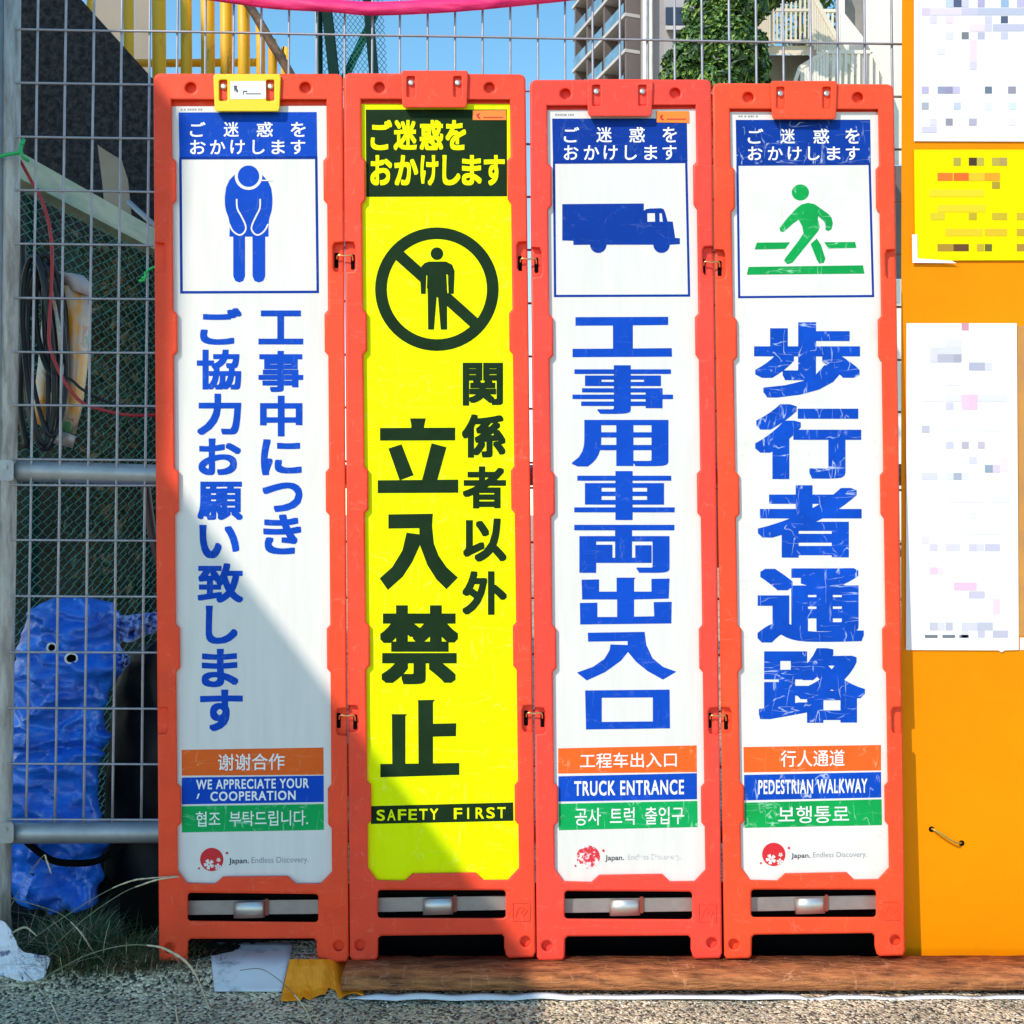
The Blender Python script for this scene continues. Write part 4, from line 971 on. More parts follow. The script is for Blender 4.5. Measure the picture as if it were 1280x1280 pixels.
# ------------------------------------------------------------------ the four sign boards
QUADS = {1: ((191.6, 92), (428.7, 92.5), (199, 1203.5), (436, 1202)),
         2: ((429.3, 91.5), (657, 93), (437.3, 1200), (669.8, 1196.5)),
         3: ((661.8, 100), (889, 99.5), (671.0, 1200.5), (902.7, 1198)),
         4: ((890.2, 104), (1117, 105.5), (905.2, 1198.5), (1131.7, 1194.5))}
def bil(q, u, v):
    (a, b), (c, d), (e, f), (g, h) = q
    return ((a * (1 - u) + c * u) * (1 - v) + (e * (1 - u) + g * u) * v, (b * (1 - u) + d * u) * (1 - v) + (f * (1 - u) + h * u) * v)
def inv4(px, py):
    u, v = (px - 890) / 230, (py - 104) / 1092
    for _ in range(6):
        x, y = bil(QUADS[4], u, v); u += (px - x) / 230; v += (py - y) / 1092
    return u, v
def canon(b):
    q = QUADS[b]
    def f(px, py, off=0.0):
        u, v = inv4(px, py); x, y = bil(q, u, v); return PB(x, y, off)
    return f

def curve_solid(loops, thick, bev):
    """2-D outline with holes, rounded edges -> (verts with z depth, faces); pixels, z = 0 front"""
    cu = bpy.data.curves.new('outline', 'CURVE'); cu.dimensions = '2D'; cu.fill_mode = 'BOTH'
    cu.extrude = thick / 2 - bev; cu.bevel_depth = bev; cu.bevel_resolution = 2; cu.offset = -bev
    for l in loops:
        s = cu.splines.new('POLY'); s.points.add(len(l) - 1)
        for p, (x, y) in zip(s.points, l): p.co = (x, -y, 0, 1)
        s.use_cyclic_u = True
    o = bpy.data.objects.new('outline', cu); col.objects.link(o)
    dg = bpy.context.evaluated_depsgraph_get(); me = bpy.data.meshes.new_from_object(o.evaluated_get(dg))
    V = [(v.co.x, -v.co.y, thick / 2 - v.co.z) for v in me.vertices]; F = [list(p.vertices) for p in me.polygons]
    sm = [p.use_smooth for p in me.polygons]
    bpy.data.objects.remove(o); bpy.data.curves.remove(cu); bpy.data.meshes.remove(me)
    return V, F

def side(x_at, tabs, y0, y1, depth, sgn):
    """inner edge of the frame opening with its tabs; list of points from y0 to y1"""
    pts = [(x_at(y0), y0)]
    for a, b in tabs:
        pts += [(x_at(a), a), (x_at(a + 5) + sgn * depth, a + 5), (x_at(b - 5) + sgn * depth, b - 5), (x_at(b), b)]
    pts.append((x_at(y1), y1)); return pts

def outer_edge():
    """outer outline of a board with feet, waist notches for the hooks"""
    def lx(y): return 890.2 + 15 * (y - 104) / 1094
    def rx(y): return 1117 + 14.7 * (y - 105) / 1089
    r = 7
    top = [(lx(104) + 0.3, 104 + r), (lx(104) + 2.3, 104 + 2.2), (lx(104) + r, 104), (1117 - r, 105.4), (1117 - 2, 105.4 + 2.2), (1117, 105 + r)]
    def notch(ya, yb, x, s):
        return [(x(ya), ya), (x(ya) + s * 11, ya + 1), (x(ya + 4) + s * 13, ya + 5), (x(yb - 4) + s * 13, yb - 5), (x(yb) + s * 11, yb - 1), (x(yb), yb)]
    rightn = notch(312, 349, rx, -1) + notch(884, 917, rx, -1)
    foot = [(rx(1188), 1188), (rx(1194) - 3, 1194.5), (1099, 1195.2), (1095.5, 1192), (1093, 1182), (1093, 1169.5), (1090, 1166.4), (943, 1168.5), (939.8, 1171.5), (939.5, 1194), (936.5, 1198), (908, 1198.5), (lx(1193), 1194)]
    leftn = notch(312, 349, lx, 1) + notch(884, 917, lx, 1)
    return top, rightn, foot, leftn
def board_templates():
    top, rn, foot, ln = outer_edge()
    front = top + rn + foot + ln[::-1]
    plain = top + foot
    tabs = [(207, 265), (395, 451), (589, 647), (781, 840), (977, 1031)]
    li = lambda y: 912.5 + 14.2 * (y - 137) / 948
    ri = lambda y: 1097.4 + 13.4 * (y - 137) / 948
    L = side(li, tabs, 136.5, 1084, 4.6, 1); Rr = side(ri, tabs, 137, 1084, 4.2, -1)
    bot = [(937.7, 1099.5), (971.3, 1100.3), (981, 1091.4), (1058, 1089.8), (1067.7, 1099), (1097.4, 1098.6)]
    opening = L + bot + Rr[::-1]
    slot = rrect(939, 1112, 1094.8, 1146.2, 4)
    dimples = [disc(935.3, 122, 6.4, 18), disc(1072.2, 122.3, 6.4, 18), disc(917.6, 1180.6, 6.2, 18), disc(1119.3, 1175.6, 6.2, 18)]
    px = 1 / S
    f = curve_solid([front, opening, slot] + dimples, 0.0105 * px, 2.6)
    b = curve_solid([plain, slot], 0.026 * px, 3.0)
    return f, b, opening
FRONT, BACK, OPENING = board_templates()

def mark_emboss(mb, mp):
    """raised square with a slanting mark, cast into the right foot"""
    o = 1.6
    prism(mb, [rect(1102, 1126.5, 1124.6, 1150), rect(1102 + o, 1126.5 + o, 1124.6 - o, 1150 - o)], mp, -0.0012, 0.002)
    for s in ([(1106, 1146), (1109, 1136), (1113, 1132), (1117, 1134), (1113, 1140), (1116, 1144), (1121, 1136)],):
        prism(mb, [stroke(s, 1.6)], mp, -0.001, 0.002)

def rotq(q):     # helper to name a quad given as 8 numbers
    return [(q[i], q[i + 1]) for i in range(0, 8, 2)]

def board(b, label, sheet_mat, sheet_top, clip_mat, clip, sheet_y=None):
    mp = canon(b); q = QUADS[b]
    base_pt = PB((q[2][0] + q[3][0]) / 2, (q[2][1] + q[3][1]) / 2, 0.018)
    root = empty('sign_board', base_pt, label, 'sign board', 'folding safety sign boards in a row against the fence')
    red = RED[b - 1]
    mb = MB()
    V, F = FRONT; mb.add([mp(x, y, z * S) for x, y, z in V], F)
    V, F = BACK; mb.add([mp(x, y, 0.0103 + z * S) for x, y, z in V], F)
    mark_emboss(mb, mp)
    fr = mb.build('frame', red, root)
    for p in fr.data.polygons: p.use_smooth = True
    try: fr.data.set_sharp_from_angle(angle=R(35))
    except Exception: pass
    # sheet, tucked a little under the frame
    u_off = [(x + (-2.5 if x < 1005 else 2.5), y) for x, y in OPENING]
    lx0 = u_off[0][0]; rx0 = u_off[-1][0]
    poly = [(x, max(y, 150)) if False else (x, y) for x, y in u_off]
    poly = [(lx0, sheet_top)] + [p for p in poly if p[1] > sheet_top + 3] + [(rx0, sheet_top)]
    poly = [(x + 2.0 if (i == 0) else (x - 2 if i == len(poly) - 1 else x), y) for i, (x, y) in enumerate(poly)]
    poly = [(x, y + (2.5 if y > 1088 else 0)) for x, y in poly]
    mb = MB(); prism(mb, [poly], mp, 0.0080, 0.0098); sheet = mb.build('face_sheet', sheet_mat, root)
    # clip
    x0, y0, x1, y1 = clip
    w_ = x1 - x0; h_ = y1 - y0
    outline = [(x0, y0 + 3), (x0 + 2, y0), (x1 - 2, y0), (x1, y0 + 3), (x1 - 1.5, y1 - 4), (x1 - 3.5, y1), (x0 + 3.5, y1), (x0 + 1.5, y1 - 4)]
    sl = []
    for fx in (0.148, 0.842):
        cx = x0 + w_ * fx; sl.append(rrect(cx - 5, y0 + h_ * 0.16, cx + 5, y0 + h_ * 0.72, 2, 3))
    V, F = curve_solid([outline] + sl, 0.009 / S, 1.6)
    mb = MB(); mb.add([PB(x, y, -0.0055 + z * S) for x, y, z in V], F)
    cl = mb.build('clip', clip_mat, root)
    sm_ = RECESS if clip_mat is not YCLIP else mat('orange_brown_plastic', (0.62, 0.13, 0.01), 0.6)
    for s_ in sl:
        mb = MB(); flat(mb, [[(x, y) for x, y in rrect(min(p[0] for p in s_) - 1, min(p[1] for p in s_) - 1, max(p[0] for p in s_) + 1, max(p[1] for p in s_) + 1, 1)]], PB, 0.0014)
        mb.build('clip_slot', sm_, cl)
    for fx in (0.148, 0.842):
        cx = x0 + w_ * fx; cy = y0 + h_ * 0.33
        mb = MB()
        rings = [(3.9, 0.001), (3.9, -0.0015), (3.1, -0.0035), (1.6, -0.0042), (0.05, -0.0038)]
        V = [PB(cx + r * math.cos(2 * math.pi * k / 14), cy + r * math.sin(2 * math.pi * k / 14), o) for r, o in rings for k in range(14)]
        F = [[j * 14 + k, j * 14 + (k + 1) % 14, (j + 1) * 14 + (k + 1) % 14, (j + 1) * 14 + k] for j in range(4) for k in range(14)]
        mb.add(V, F); mb.build('screw', STEEL, cl, smooth=True)
    # weight strap in the slot
    mb = MB(); prism(mb, [[(936, 1121.8), (1097, 1119), (1097, 1136.2), (936, 1139.2)]], mp, 0.018, 0.021)
    bar = mb.build('strap', DULLSTEEL, root)
    mb = MB(); n = 12; V = []
    for k in range(n + 1):
        f = k / n; x = 995 + 35 * f; o = 0.016 - 0.010 * math.sin(math.pi * f) ** 0.5
        V += [mp(x, 1123.2 - 1.2 * f, o), mp(x, 1142.4 - 1.0 * f, o)]
    mb.add(V, [[2 * k, 2 * k + 2, 2 * k + 3, 2 * k + 1] for k in range(n)])
    o = mb.build('buckle', STEEL, bar, smooth=True); so = o.modifiers.new('thickness', 'SOLIDIFY'); so.thickness = 0.002
    mb = MB(); prism(mb, [rect(1031, 1118.5, 1035, 1139)], mp, 0.014, 0.02); mb.build('strap_loop', mat('rust_red_loop', (0.25, 0.04, 0.02), 0.5), bar)
    mb = MB(); prism(mb, [rect(934, 1106, 1099, 1151)], mp, 0.0345, 0.0362); mb.build('slot_shade_plate', BLACK, root)  # black plate added behind the slot in place of its deep shade
    # rear support leg of the folding stand
    mb = MB()
    for xa in (928, 1098): prism(mb, [[(xa, 1000), (xa + 14, 1000), (xa + 14, 1168), (xa, 1168)]], mp, 0.0362, 0.044)
    mb.build('rear_leg', BLACK, root)
    return root, sheet, cl

def hook(root, x, y):
    mb = MB()
    tube(mb, smooth_path([PB(x - 10, y + 5, 0.007), PB(x - 9.5, y + 1.5, 0.004), PB(x - 7, y, 0.002), PB(x, y + 1, 0.001), PB(x + 7, y, 0.002), PB(x + 9.5, y + 2, 0.004), PB(x + 10, y + 7, 0.007)], 4), 0.0014, 7)
    mb.build('hook', BRASS, root, smooth=True)
    for a, b_ in ((x - 13, y - 3), (x + 7.5, y - 1)):
        mb = MB(); flat(mb, [rrect(a, b_, a + 5, b_ + 19, 1.5)], PB, 0.0098); mb.build('hook_slot', BLACK, root)

def layer(sheet, name, loops_list, mt, off):
    mb = MB()
    for i, loops in enumerate(loops_list): flat(mb, loops, PB, off - 0.00003 * (i % 5))
    return mb.build(name, mt, sheet)
def letters(sheet, name, items, mt, off, bold, slope=0.0, space=1.0):
    mb = MB()
    for s, bx in items: text(mb, s, bx, PB, off, bold, slope, space)
    return mb.build(name, mt, sheet)
O1, O2, O3 = 0.0077, 0.0074, 0.0071

def logo(sheet, cx, cy, faded, jx, ex, jy0, jy1):
    r = 14.6
    layer(sheet, 'emblem', [[disc(cx, cy, r, 36)]], LOGOFADED if faded else LOGORED, O1)
    fl = []
    def flower(fx, fy, fr, rot):
        out = []
        for k in range(5):
            a = rot + 2 * math.pi * k / 5
            for da, rr in ((-0.52, 0.42), (-0.42, 0.85), (-0.14, 1.0), (0, 0.82), (0.14, 1.0), (0.42, 0.85), (0.52, 0.42)):
                out.append((fx + fr * rr * math.cos(a + da), fy + fr * rr * math.sin(a + da)))
        return [out, disc(fx, fy, fr * 0.16, 8)]
    fl.append(flower(cx - 3.5, cy + 6.0, 6.8, 0.5)); fl.append(flower(cx + 7.6, cy + 9.2, 4.3, 1.0)); fl.append(flower(cx + 8.5, cy + 0.5, 2.8, 0.2))
    if not faded: layer(sheet, 'emblem_flowers', fl, sheet.data.materials[0], O2)
    layer(sheet, 'emblem_specks', [[disc(cx + 19, cy - 8, 1.7, 8)], [disc(cx - 16, cy + 11, 1.4, 8)]], LOGORED, O1)
    sl = -0.014
    letters(sheet, 'slogan_bold', [('Japan.', (jx[0], jy0, jx[1], jy1))], INKDARK, O1, 0.014, sl)
    letters(sheet, 'slogan', [('Endless Discovery.', (ex[0], jy0 - 1.0, ex[1], jy1 - 0.4))], INKFADED if faded else INKGREY, O1, 0.0, sl)

def header_rows(sheet, r1, r2, y1, y2, mt=INKWHITE, bold=0.012, slope=0.0):
    it = [(c, (a, y1[0], b_, y1[1])) for c, (a, b_) in zip('ご迷惑を', r1)]
    it += [(c, (a, y2[0], b_, y2[1])) for c, (a, b_) in zip('おかけします', r2)]
    return letters(sheet, 'header_lettering', it, mt, O2, bold, slope)

def border(sheet, q, w_, mt):
    (a, b), (c, d), (e, f), (g, h) = q
    layer(sheet, 'picture_border', [[[(a, b), (c, d), (e, f), (g, h)], [(a + w_, b + w_), (c - w_, d + w_), (e - w_, f - w_), (g + w_, h - w_)]]], mt, O1)

def bands(sheet, orange, blue, green, t1, t2, t3, worn):
    layer(sheet, 'orange_band', [[rotq(orange)]], ORANGE, O1)
    layer(sheet, 'blue_band', [[rotq(blue)]], BLUE_W if worn else BLUE, O1)
    layer(sheet, 'green_band', [[rotq(green)]], GREEN_W if worn else GREEN, O1)
    letters(sheet, 'orange_band_lettering', t1, INKWHITE, O2, 0.006, -0.014)
    letters(sheet, 'blue_band_lettering', t2, INKWHITE, O2, (0.022, 0.018), -0.014, 1.13)
    letters(sheet, 'green_band_lettering', t3, INKWHITE, O2, 0.004, -0.014)

def part_number(sheet, x0, x1, y):
    rnd = random.Random(int(x0)); L = []; x = x0
    while x < x1:
        w_ = rnd.uniform(1.2, 2.6); L.append([rect(x, y - 1.1, x + w_, y + 1.1)]); x += w_ + rnd.choice([0.9, 0.9, 2.2])
    layer(sheet, 'fine_print', L, INKGREY, O1)

def sticker(sheet, q):
    st = layer(sheet, 'orange_sticker', [[q]], STICKER, O3)
    (a, b), (c, d), (e, f), (g, h) = q
    cy = (b + h) / 2 + 1; x = a + 6.5
    layer(sheet, 'sticker_mark', [[[(x - 2, cy - 2), (x + 3, cy - 4), (x + 1, cy), (x + 4, cy + 3), (x + 1.5, cy + 3.4), (x - 1, cy + 1.4)]], [rect(x + 7, cy + 1.2, c - 4, cy + 2.4)]], LOGORED, O3 - 0.0003)

# ---- board 1
def board1():
    root, sh, cl = board(1, 'red framed sign board with a bowing man pictogram and yellow clip, leftmost of four', WHITE, 144.5, YCLIP, (266.7, 92.6, 351.2, 139.5))
    layer(sh, 'header_panel', [[[(223.2, 140.5), (395.8, 140), (396.6, 196.6), (224.2, 197)]]], BLUE, O1)
    border(sh, [(223.8, 196.2), (396.8, 195.6), (398.8, 366.4), (225.2, 367)], 3.2, NAVY)
    header_rows(sh, [(237.5, 256.8), (279.5, 298.4), (320.8, 341), (363.4, 382)], [(237.5, 257), (262.7, 281.6), (288, 306), (315.7, 330.7), (339.5, 356), (363.4, 381.5)], (152.5, 171), (174.9, 192.7))
    def c(x, y): return (180 + x / 4.923, 80 + y / 4.923)
    body = [c(*p) for p in ((585, 660), (555, 683), (525, 715), (505, 760), (497, 820), (498, 870), (505, 905), (520, 945), (528, 985), (525, 1062), (766, 1062), (766, 985), (772, 945), (785, 905), (790, 860), (790, 820), (783, 765), (765, 725), (735, 690), (705, 662))]
    legs = [[(291.5, 294), (306.2, 294), (306.2, 345), (304, 351), (299, 353), (294, 351), (291.5, 345)], [(315.6, 294), (331.5, 294), (331.5, 345), (329, 351), (323.5, 353), (318, 351), (315.6, 345)]]
    layer(sh, 'pictogram', [[body]] + [[l] for l in legs], BLUE, O1)
    hx, hy = c(643, 690)
    ring = [disc(hx, hy, 17.2, 40), disc(hx, hy, 13.4, 40)]
    def sm(pts): return [(p.x, p.y) for p in smooth_path([Vector((*c(*q_), 0)) for q_ in pts], 5)]
    arm1 = stroke(sm([(570, 830), (574, 888), (598, 935), (622, 985), (625, 1020), (605, 1047), (578, 1050), (545, 1025), (525, 985)]), 2.0)
    arm2 = stroke(sm([(715, 830), (712, 888), (690, 935), (667, 985), (662, 1018), (683, 1047), (710, 1050), (742, 1025), (764, 985)]), 2.0)
    layer(sh, 'pictogram_lines', [ring, [arm1], [arm2], [stroke([c(680, 722), c(715, 716), c(790, 716)], 1.6)]], WHITE, O2)
    layer(sh, 'pictogram_head', [[disc(hx, hy, 13.4, 36)]], BLUE, O2 - 0.00015)
    letters(sh, 'main_lettering', [('工', (323, 388, 379, 430.5)), ('事', (323, 438.5, 379, 490)), ('中', (325, 494.5, 378, 545.5)), ('に', (326, 549, 377, 594)), ('つ', (328, 603, 378, 640)), ('き', (329, 643, 376.5, 693)),
            ('ご', (250, 385, 302, 431)), ('協', (246, 437, 301.5, 487)), ('力', (246.5, 492, 301.5, 543.7)), ('お', (248, 548, 301, 594)), ('願', (246.8, 602, 303.5, 650)), ('い', (249, 656, 299, 698)), ('致', (247, 704, 304, 753.5)), ('し', (257, 757, 297, 805)), ('ま', (252, 811, 298, 859)), ('す', (250, 862, 303.5, 914))], BLUE, O1, 0.030)
    bands(sh, (227, 937.3, 404.3, 934.4, 404.6, 968.3, 227.2, 969.6), (227.2, 972, 404.6, 969.5, 404.7, 1002.5, 227.3, 1005.5), (227.3, 1007.8, 404.7, 1005, 404.9, 1037.4, 227.4, 1040.6),
          [('谢谢合作', (272.6, 942.6, 355.8, 963.4))], [('WE APPRECIATE YOUR', (245.2, 974.6, 386, 987.0)), ('COOPERATION', (263, 989.6, 369.5, 1001.4))], [('협조  부탁드립니다.', (245, 1014.5, 385, 1033.6))], False)
    layer(sh, 'scuff_mark', [[[(247.5, 992), (249.8, 992), (247.4, 998.5), (245.6, 998.5)]]], INKWHITE, O2)
    logo(sh, 264.7, 1074.4, False, (286, 311), (314.5, 385.7), 1072.6, 1081.6)
    part_number(sh, 226, 252, 136.8)
    mb = MB(); flat(mb, [[(287.7, 101.6), (332, 101.2), (332.3, 123.4), (287.8, 124)]], PB, -0.0059); st = mb.build('white_label', INKWHITE, cl)
    mb = MB()
    for lp in ([(292, 107), (296.5, 107), (296, 110), (298, 114), (296, 116), (294.5, 112), (293.5, 116), (292.8, 112)], rect(304, 113.4, 309, 115), rect(303.5, 115, 304.8, 118), rect(307, 116.6, 326, 117.8)): flat(mb, [lp], PB, -0.0062)
    mb.build('label_print', INKDARK, cl)
    hook(root, 431, 319); hook(root, 434, 894)
board1()

# ---- board 2
def board2():
    root, sh, cl = board(2, 'red framed sign board with a yellow sheet and no entry circle, second from left', YELLOW, 142.0, RED[1], (501.3, 88.2, 585.3, 134.6))
    layer(sh, 'header_panel', [[[(457.2, 137), (633.5, 136.8), (633.8, 245.3), (457.8, 246)]]], BLACKGREEN, O1)
    it = [(ch, (a, 150, b_, 187.7)) for ch, (a, b_) in zip('ご迷惑を', [(463.3, 490), (492, 521), (524.6, 554), (557, 582.5)])]
    it += [(ch, (a, 193.8, b_, 231.7)) for ch, (a, b_) in zip('おかけします', [(463, 490), (493, 522.6), (525.6, 548), (553, 575.4), (577.4, 602), (604.8, 631)])]
    letters(sh, 'header_lettering', it, INKYEL, O2, 0.034)
    cx, cy = 546.1, 361.4
    ring = [disc(cx, cy, 77.2, 64), disc(cx, cy, 62.6, 64)]
    d = Vector((1, 0.90)).normalized(); n = Vector((-d.y, d.x)) * 7.2
    sl = [(cx - d.x * 66 + n.x, cy - d.y * 66 + n.y), (cx + d.x * 66 + n.x, cy + d.y * 66 + n.y), (cx + d.x * 66 - n.x, cy + d.y * 66 - n.y), (cx - d.x * 66 - n.x, cy - d.y * 66 - n.y)]
    def c(x, y): return (400 + x / 2.909, y / 2.909)
    man = [c(*p) for p in ((380, 957), (396, 951), (458, 951), (480, 962), (489, 985), (486, 1068), (468, 1068), (466, 1000), (461, 1000), (462, 1198), (439, 1198), (429, 1078), (424, 1078), (414, 1198), (393, 1198), (391, 1000), (386, 1000), (384, 1068), (367, 1068), (364, 990), (369, 968))]
    layer(sh, 'prohibition_circle', [ring, [sl]], BLACKGREEN, O1)
    layer(sh, 'pictogram', [[man], [disc(*c(425, 922), 7.8, 24)]], BLACKGREEN, O2)
    layer(sh, 'pictogram_gap', [[stroke([c(461.5, 998), c(465.5, 1066)], 1.3)], [stroke([c(388.5, 1002), c(386.5, 1066)], 1.0)]], YELLOW, O3)
    letters(sh, 'small_lettering', [('関', (578.4, 453.4, 628.7, 507)), ('係', (577.3, 518, 631.8, 572)), ('者', (578.4, 583, 632.4, 635.5)), ('以', (578.9, 648, 633, 702)), ('外', (578, 714, 633.5, 768.5))], BLACKGREEN, O1, 0.034)
    def k(x, y): return (440 + x / 4.573, 430 + y / 4.573)
    def k2(x, y): return (440 + x / 4.573, 700 + y / 4.573)
    ritsu = [[(332, 425), (422, 425), (412, 470), (412, 482), (337, 482), (340, 470)], [(160, 480), (590, 478), (590, 551), (160, 552)], [(208, 597), (283, 573), (352, 750), (272, 779)], [(455, 567), (540, 590), (487, 779), (400, 779)], [(147, 779), (607, 775), (607, 850), (147, 852)]]
    nyu = [(208, 974), (462, 970), (458, 1040), (468, 1140), (495, 1210), (540, 1275), (605, 1335), (540, 1402), (482, 1345), (430, 1262), (388, 1150), (345, 1245), (290, 1330), (205, 1406), (158, 1340), (230, 1275), (288, 1180), (312, 1078), (385, 1088), (385, 1053), (208, 1055)]
    shi = [[(225, 881), (316, 881), (305, 892), (305, 1165), (230, 1165), (228, 892)], [(376, 801), (474, 799), (463, 812), (463, 1165), (380, 1165), (378, 812)], [(462, 936), (596, 933), (594, 1007), (462, 1010)], [(162, 1166), (613, 1160), (613, 1228), (162, 1242)]]
    layer(sh, 'main_lettering', [[[k(*p) for p in l]] for l in ritsu] + [[[k(*p) for p in nyu]]] + [[[k2(*p) for p in l]] for l in shi], BLACKGREEN, O1)
    letters(sh, 'main_character', [('禁', (475, 756.6, 572.7, 855.3))], BLACKGREEN, O1, (0.040, 0.032))
    layer(sh, 'footer_bar', [[[(462.7, 1007.7), (641.4, 1003), (641.8, 1026), (463.7, 1030)]]], BLACKGREEN, O1)
    xs_ = [470.8 + 13.3 * i for i in range(6)] + [567.3 + 13.6 * i for i in range(5)]
    letters(sh, 'footer_lettering', [(ch, (x + (3.2 if ch == 'I' else 0), 1012.2 - (x - 470) * 0.022, x + (5.4 if ch == 'I' else 10.4), 1026.0 - (x - 470) * 0.022)) for ch, x in zip('SAFETYFIRST', xs_)], INKYEL, O2, 0.016)
    sticker(sh, [(590.6, 138), (632.6, 137.6), (633, 150), (590.9, 150)])
    hook(root, 660.5, 323); hook(root, 668, 891)
board2()

# ---- board 3
def board3():
    root, sh, cl = board(3, 'red framed white sign board with a blue truck pictogram, second from right', WHITE, 141.8, RED[2], (733.3, 99.0, 816.2, 145.6))
    layer(sh, 'header_panel', [[[(690.2, 148.2), (858.5, 148), (859.4, 201.6), (691.2, 202.4)]]], NAVY, O1)
    border(sh, [(691.0, 201.8), (859.2, 201), (862.8, 370.8), (692.4, 371.4)], 2.9, NAVY)
    header_rows(sh, [(704.8, 724), (745.5, 764.8), (786.7, 806), (828.3, 846)], [(704.8, 723), (729.8, 749), (754.6, 772), (781, 796), (805.4, 821.6), (828.3, 845.6)], (158.8, 178), (181.6, 199.8))
    def c(x, y): return (650 + x / 4.923, 80 + y / 4.923)
    def arc(x, y, r, a0, a1, n=10): return [c(x + r * math.cos(R(a0 + (a1 - a0) * i / n)), y + r * math.sin(R(a0 + (a1 - a0) * i / n))) for i in range(n + 1)]
    tr = [c(*p) for p in ((260, 862), (762, 858), (762, 903), (775, 893), (800, 889), (865, 887), (883, 892), (892, 910), (908, 968), (940, 970), (955, 1070), (984, 1072), (984, 1108))]
    tr += [c(921, 1112)] + arc(871, 1112, 51, 0, 180) + [c(820, 1112)] + [c(533, 1112)] + arc(482, 1112, 51, 0, 180) + [c(431, 1112), c(328, 1113), c(328, 1088), c(260, 1086)]
    w1 = [c(*p) for p in ((783, 918), (830, 917), (831, 970), (784, 971))]; w2 = [c(*p) for p in ((858, 918), (872, 918), (879, 970), (859, 970))]
    layer(sh, 'pictogram', [[tr, w1, w2]], NAVY, O1)
    def k(x, y): return (680 + x / 4.573, 380 + y / 4.573)
    def k2(x, y): return (680 + x / 4.573, 640 + y / 4.573)
    kou = [[(180, 75), (710, 73), (710, 120), (508, 122), (508, 254), (730, 252), (732, 301), (163, 304), (163, 256), (394, 255), (394, 123), (180, 124)]]
    nyu = [(250, 690), (575, 685), (585, 760), (620, 835), (680, 885), (757, 913), (680, 958), (590, 908), (525, 855), (480, 800), (440, 850), (350, 915), (245, 963), (188, 918), (280, 885), (345, 840), (375, 790), (380, 757), (478, 760), (478, 738), (252, 741)]
    kuchi = [[(235, 1020), (718, 1015), (720, 1237), (240, 1243)], [(330, 1062), (622, 1060), (622, 1197), (330, 1200)]]
    shutsu = [[(215, 387), (315, 385), (315, 455), (415, 455), (415, 375), (525, 375), (515, 385), (515, 455), (614, 455), (614, 382), (718, 380), (713, 495), (515, 500), (515, 598), (630, 596), (627, 515), (730, 513), (728, 637), (207, 643), (205, 520), (305, 518), (305, 600), (418, 600), (418, 500), (218, 500)]]
    layer(sh, 'main_lettering', [[[k(*p) for p in l] for l in kou], [[k2(*p) for p in nyu]], [[k2(*p) for p in l] for l in kuchi], [[k2(*p) for p in l] for l in shutsu]], BLUE, O1)
    letters(sh, 'main_characters', [('事', (715.6, 456.5, 841.2, 517.3)), ('用', (715, 524.8, 835.5, 583.4)), ('車', (717.8, 588.8, 843.3, 650)), ('両', (717.8, 656, 843, 716))], BLUE, O1, (0.046, 0.014))
    o = lambda x, y: (680 + x / 5.818, 920 + y / 5.818)
    fl = lambda *p: tuple(v for q_ in p for v in o(*q_))
    bands(sh, fl((103, 90), (1110, 68), (1112, 262), (103, 273)), fl((105, 293), (1112, 270), (1113, 460), (105, 477)), fl((107, 493), (1115, 472), (1118, 662), (108, 685)),
          [('工程车出入口', (725, 941.6, 845.9, 960.4))], [('TRUCK ENTRANCE', (717.8, 976.4, 855, 995))], [('공사  트럭  출입구', (718.7, 1010, 855, 1032))], False)
    logo(sh, 735.3, 1071.3, True, (756.5, 780), (784.9, 851.9), 1069, 1077.5)
    part_number(sh, 694, 717, 143.4)
    sticker(sh, [(820, 139), (861.4, 138.8), (861.9, 153.6), (820.6, 153)])
    hook(root, 889.5, 327); hook(root, 897.5, 894)
board3()

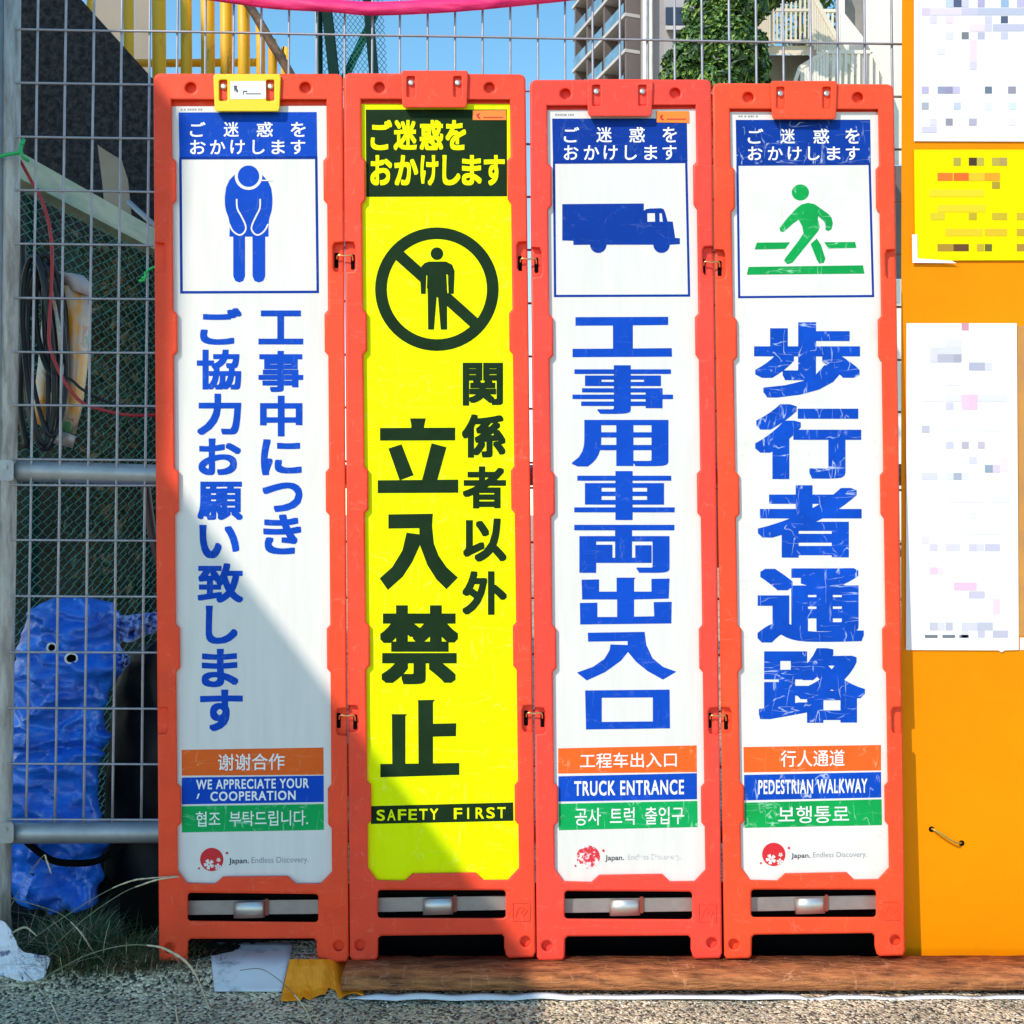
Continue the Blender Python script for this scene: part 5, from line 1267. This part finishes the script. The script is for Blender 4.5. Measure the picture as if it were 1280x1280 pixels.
# ---- board 4
def board4():
    root, sh, cl = board(4, 'red framed white sign board with a green walking figure and scratched letters, rightmost of four', WHITE_W, 140.0, RED[3], (963.3, 101.2, 1046.6, 149.2))
    layer(sh, 'header_panel', [[[(919.6, 149.8), (1087.8, 149.6), (1088.6, 204), (920.6, 205)]]], NAVY_W, O1)
    border(sh, [(920.4, 204.4), (1088.4, 203.4), (1092.8, 371.4), (922.6, 372.8)], 2.8, NAVY)
    header_rows(sh, [(934.8, 954), (975.5, 993.7), (1016.7, 1036.4), (1056.7, 1074.4)], [(934.8, 953), (959.8, 978.5), (984.6, 1002), (1010, 1024.6), (1033.8, 1050.6), (1057.3, 1074.4)], (160.8, 179.5), (183.2, 200.2))
    def c(x, y): return (880 + x / 4.923, 80 + y / 4.923)
    man = [c(*p) for p in ((572, 885), (600, 864), (640, 854), (680, 862), (720, 890), (765, 922), (785, 945), (793, 980), (785, 1016), (765, 1029), (748, 1020), (747, 985), (735, 965), (703, 936), (700, 955), (714, 1000), (705, 1025), (640, 1105), (545, 1222), (515, 1232), (493, 1212), (500, 1195), (580, 1090), (612, 1042), (605, 1000), (582, 958), (548, 982), (490, 1034), (470, 1030), (465, 1010), (515, 945))]
    leg = [c(*p) for p in ((694, 1073), (720, 1112), (747, 1198), (737, 1224), (710, 1228), (694, 1205), (656, 1108))]
    bars = [[c(*p) for p in ((325, 1099), (530, 1097), (500, 1137), (312, 1141))], [c(*p) for p in ((740, 1096), (930, 1095), (938, 1131), (764, 1135))], [(935.6, 333.6), (1078.9, 331.6), (1080.6, 342), (933.5, 343.4)]]
    layer(sh, 'pictogram', [[man], [leg], [disc(*c(593, 790), 10.8, 30, ry=10)]] + [[b_] for b_ in bars], GREEN_W, O1)
    letters(sh, 'main_lettering', [('歩', (942.6, 402.7, 1075, 497)), ('行', (943.7, 505, 1076.5, 598.8)), ('者', (947, 606.5, 1077, 697)), ('通', (946.6, 710, 1080, 803.6)), ('路', (948.5, 810, 1081.5, 903.5))], BLUE_W, O1, (0.044, 0.030))
    o = lambda x, y: (910 + x / 5.818, 920 + y / 5.818)
    fl = lambda *p: tuple(v for q_ in p for v in o(*q_))
    bands(sh, fl((113, 80), (1113, 65), (1113, 250), (115, 265)), fl((117, 283), (1113, 262), (1115, 447), (118, 468)), fl((120, 485), (1117, 460), (1120, 648), (120, 668)),
          [('行人通道', (976, 938, 1055.8, 958.8))], [('PEDESTRIAN WALKWAY', (948, 975, 1084, 993))], [('보행통로', (972.7, 1008, 1061.3, 1029.3))], True)
    logo(sh, 967.2, 1068, False, (989, 1013), (1016.3, 1083.6), 1066.4, 1074.4)
    part_number(sh, 923, 946, 145.4)
board4()
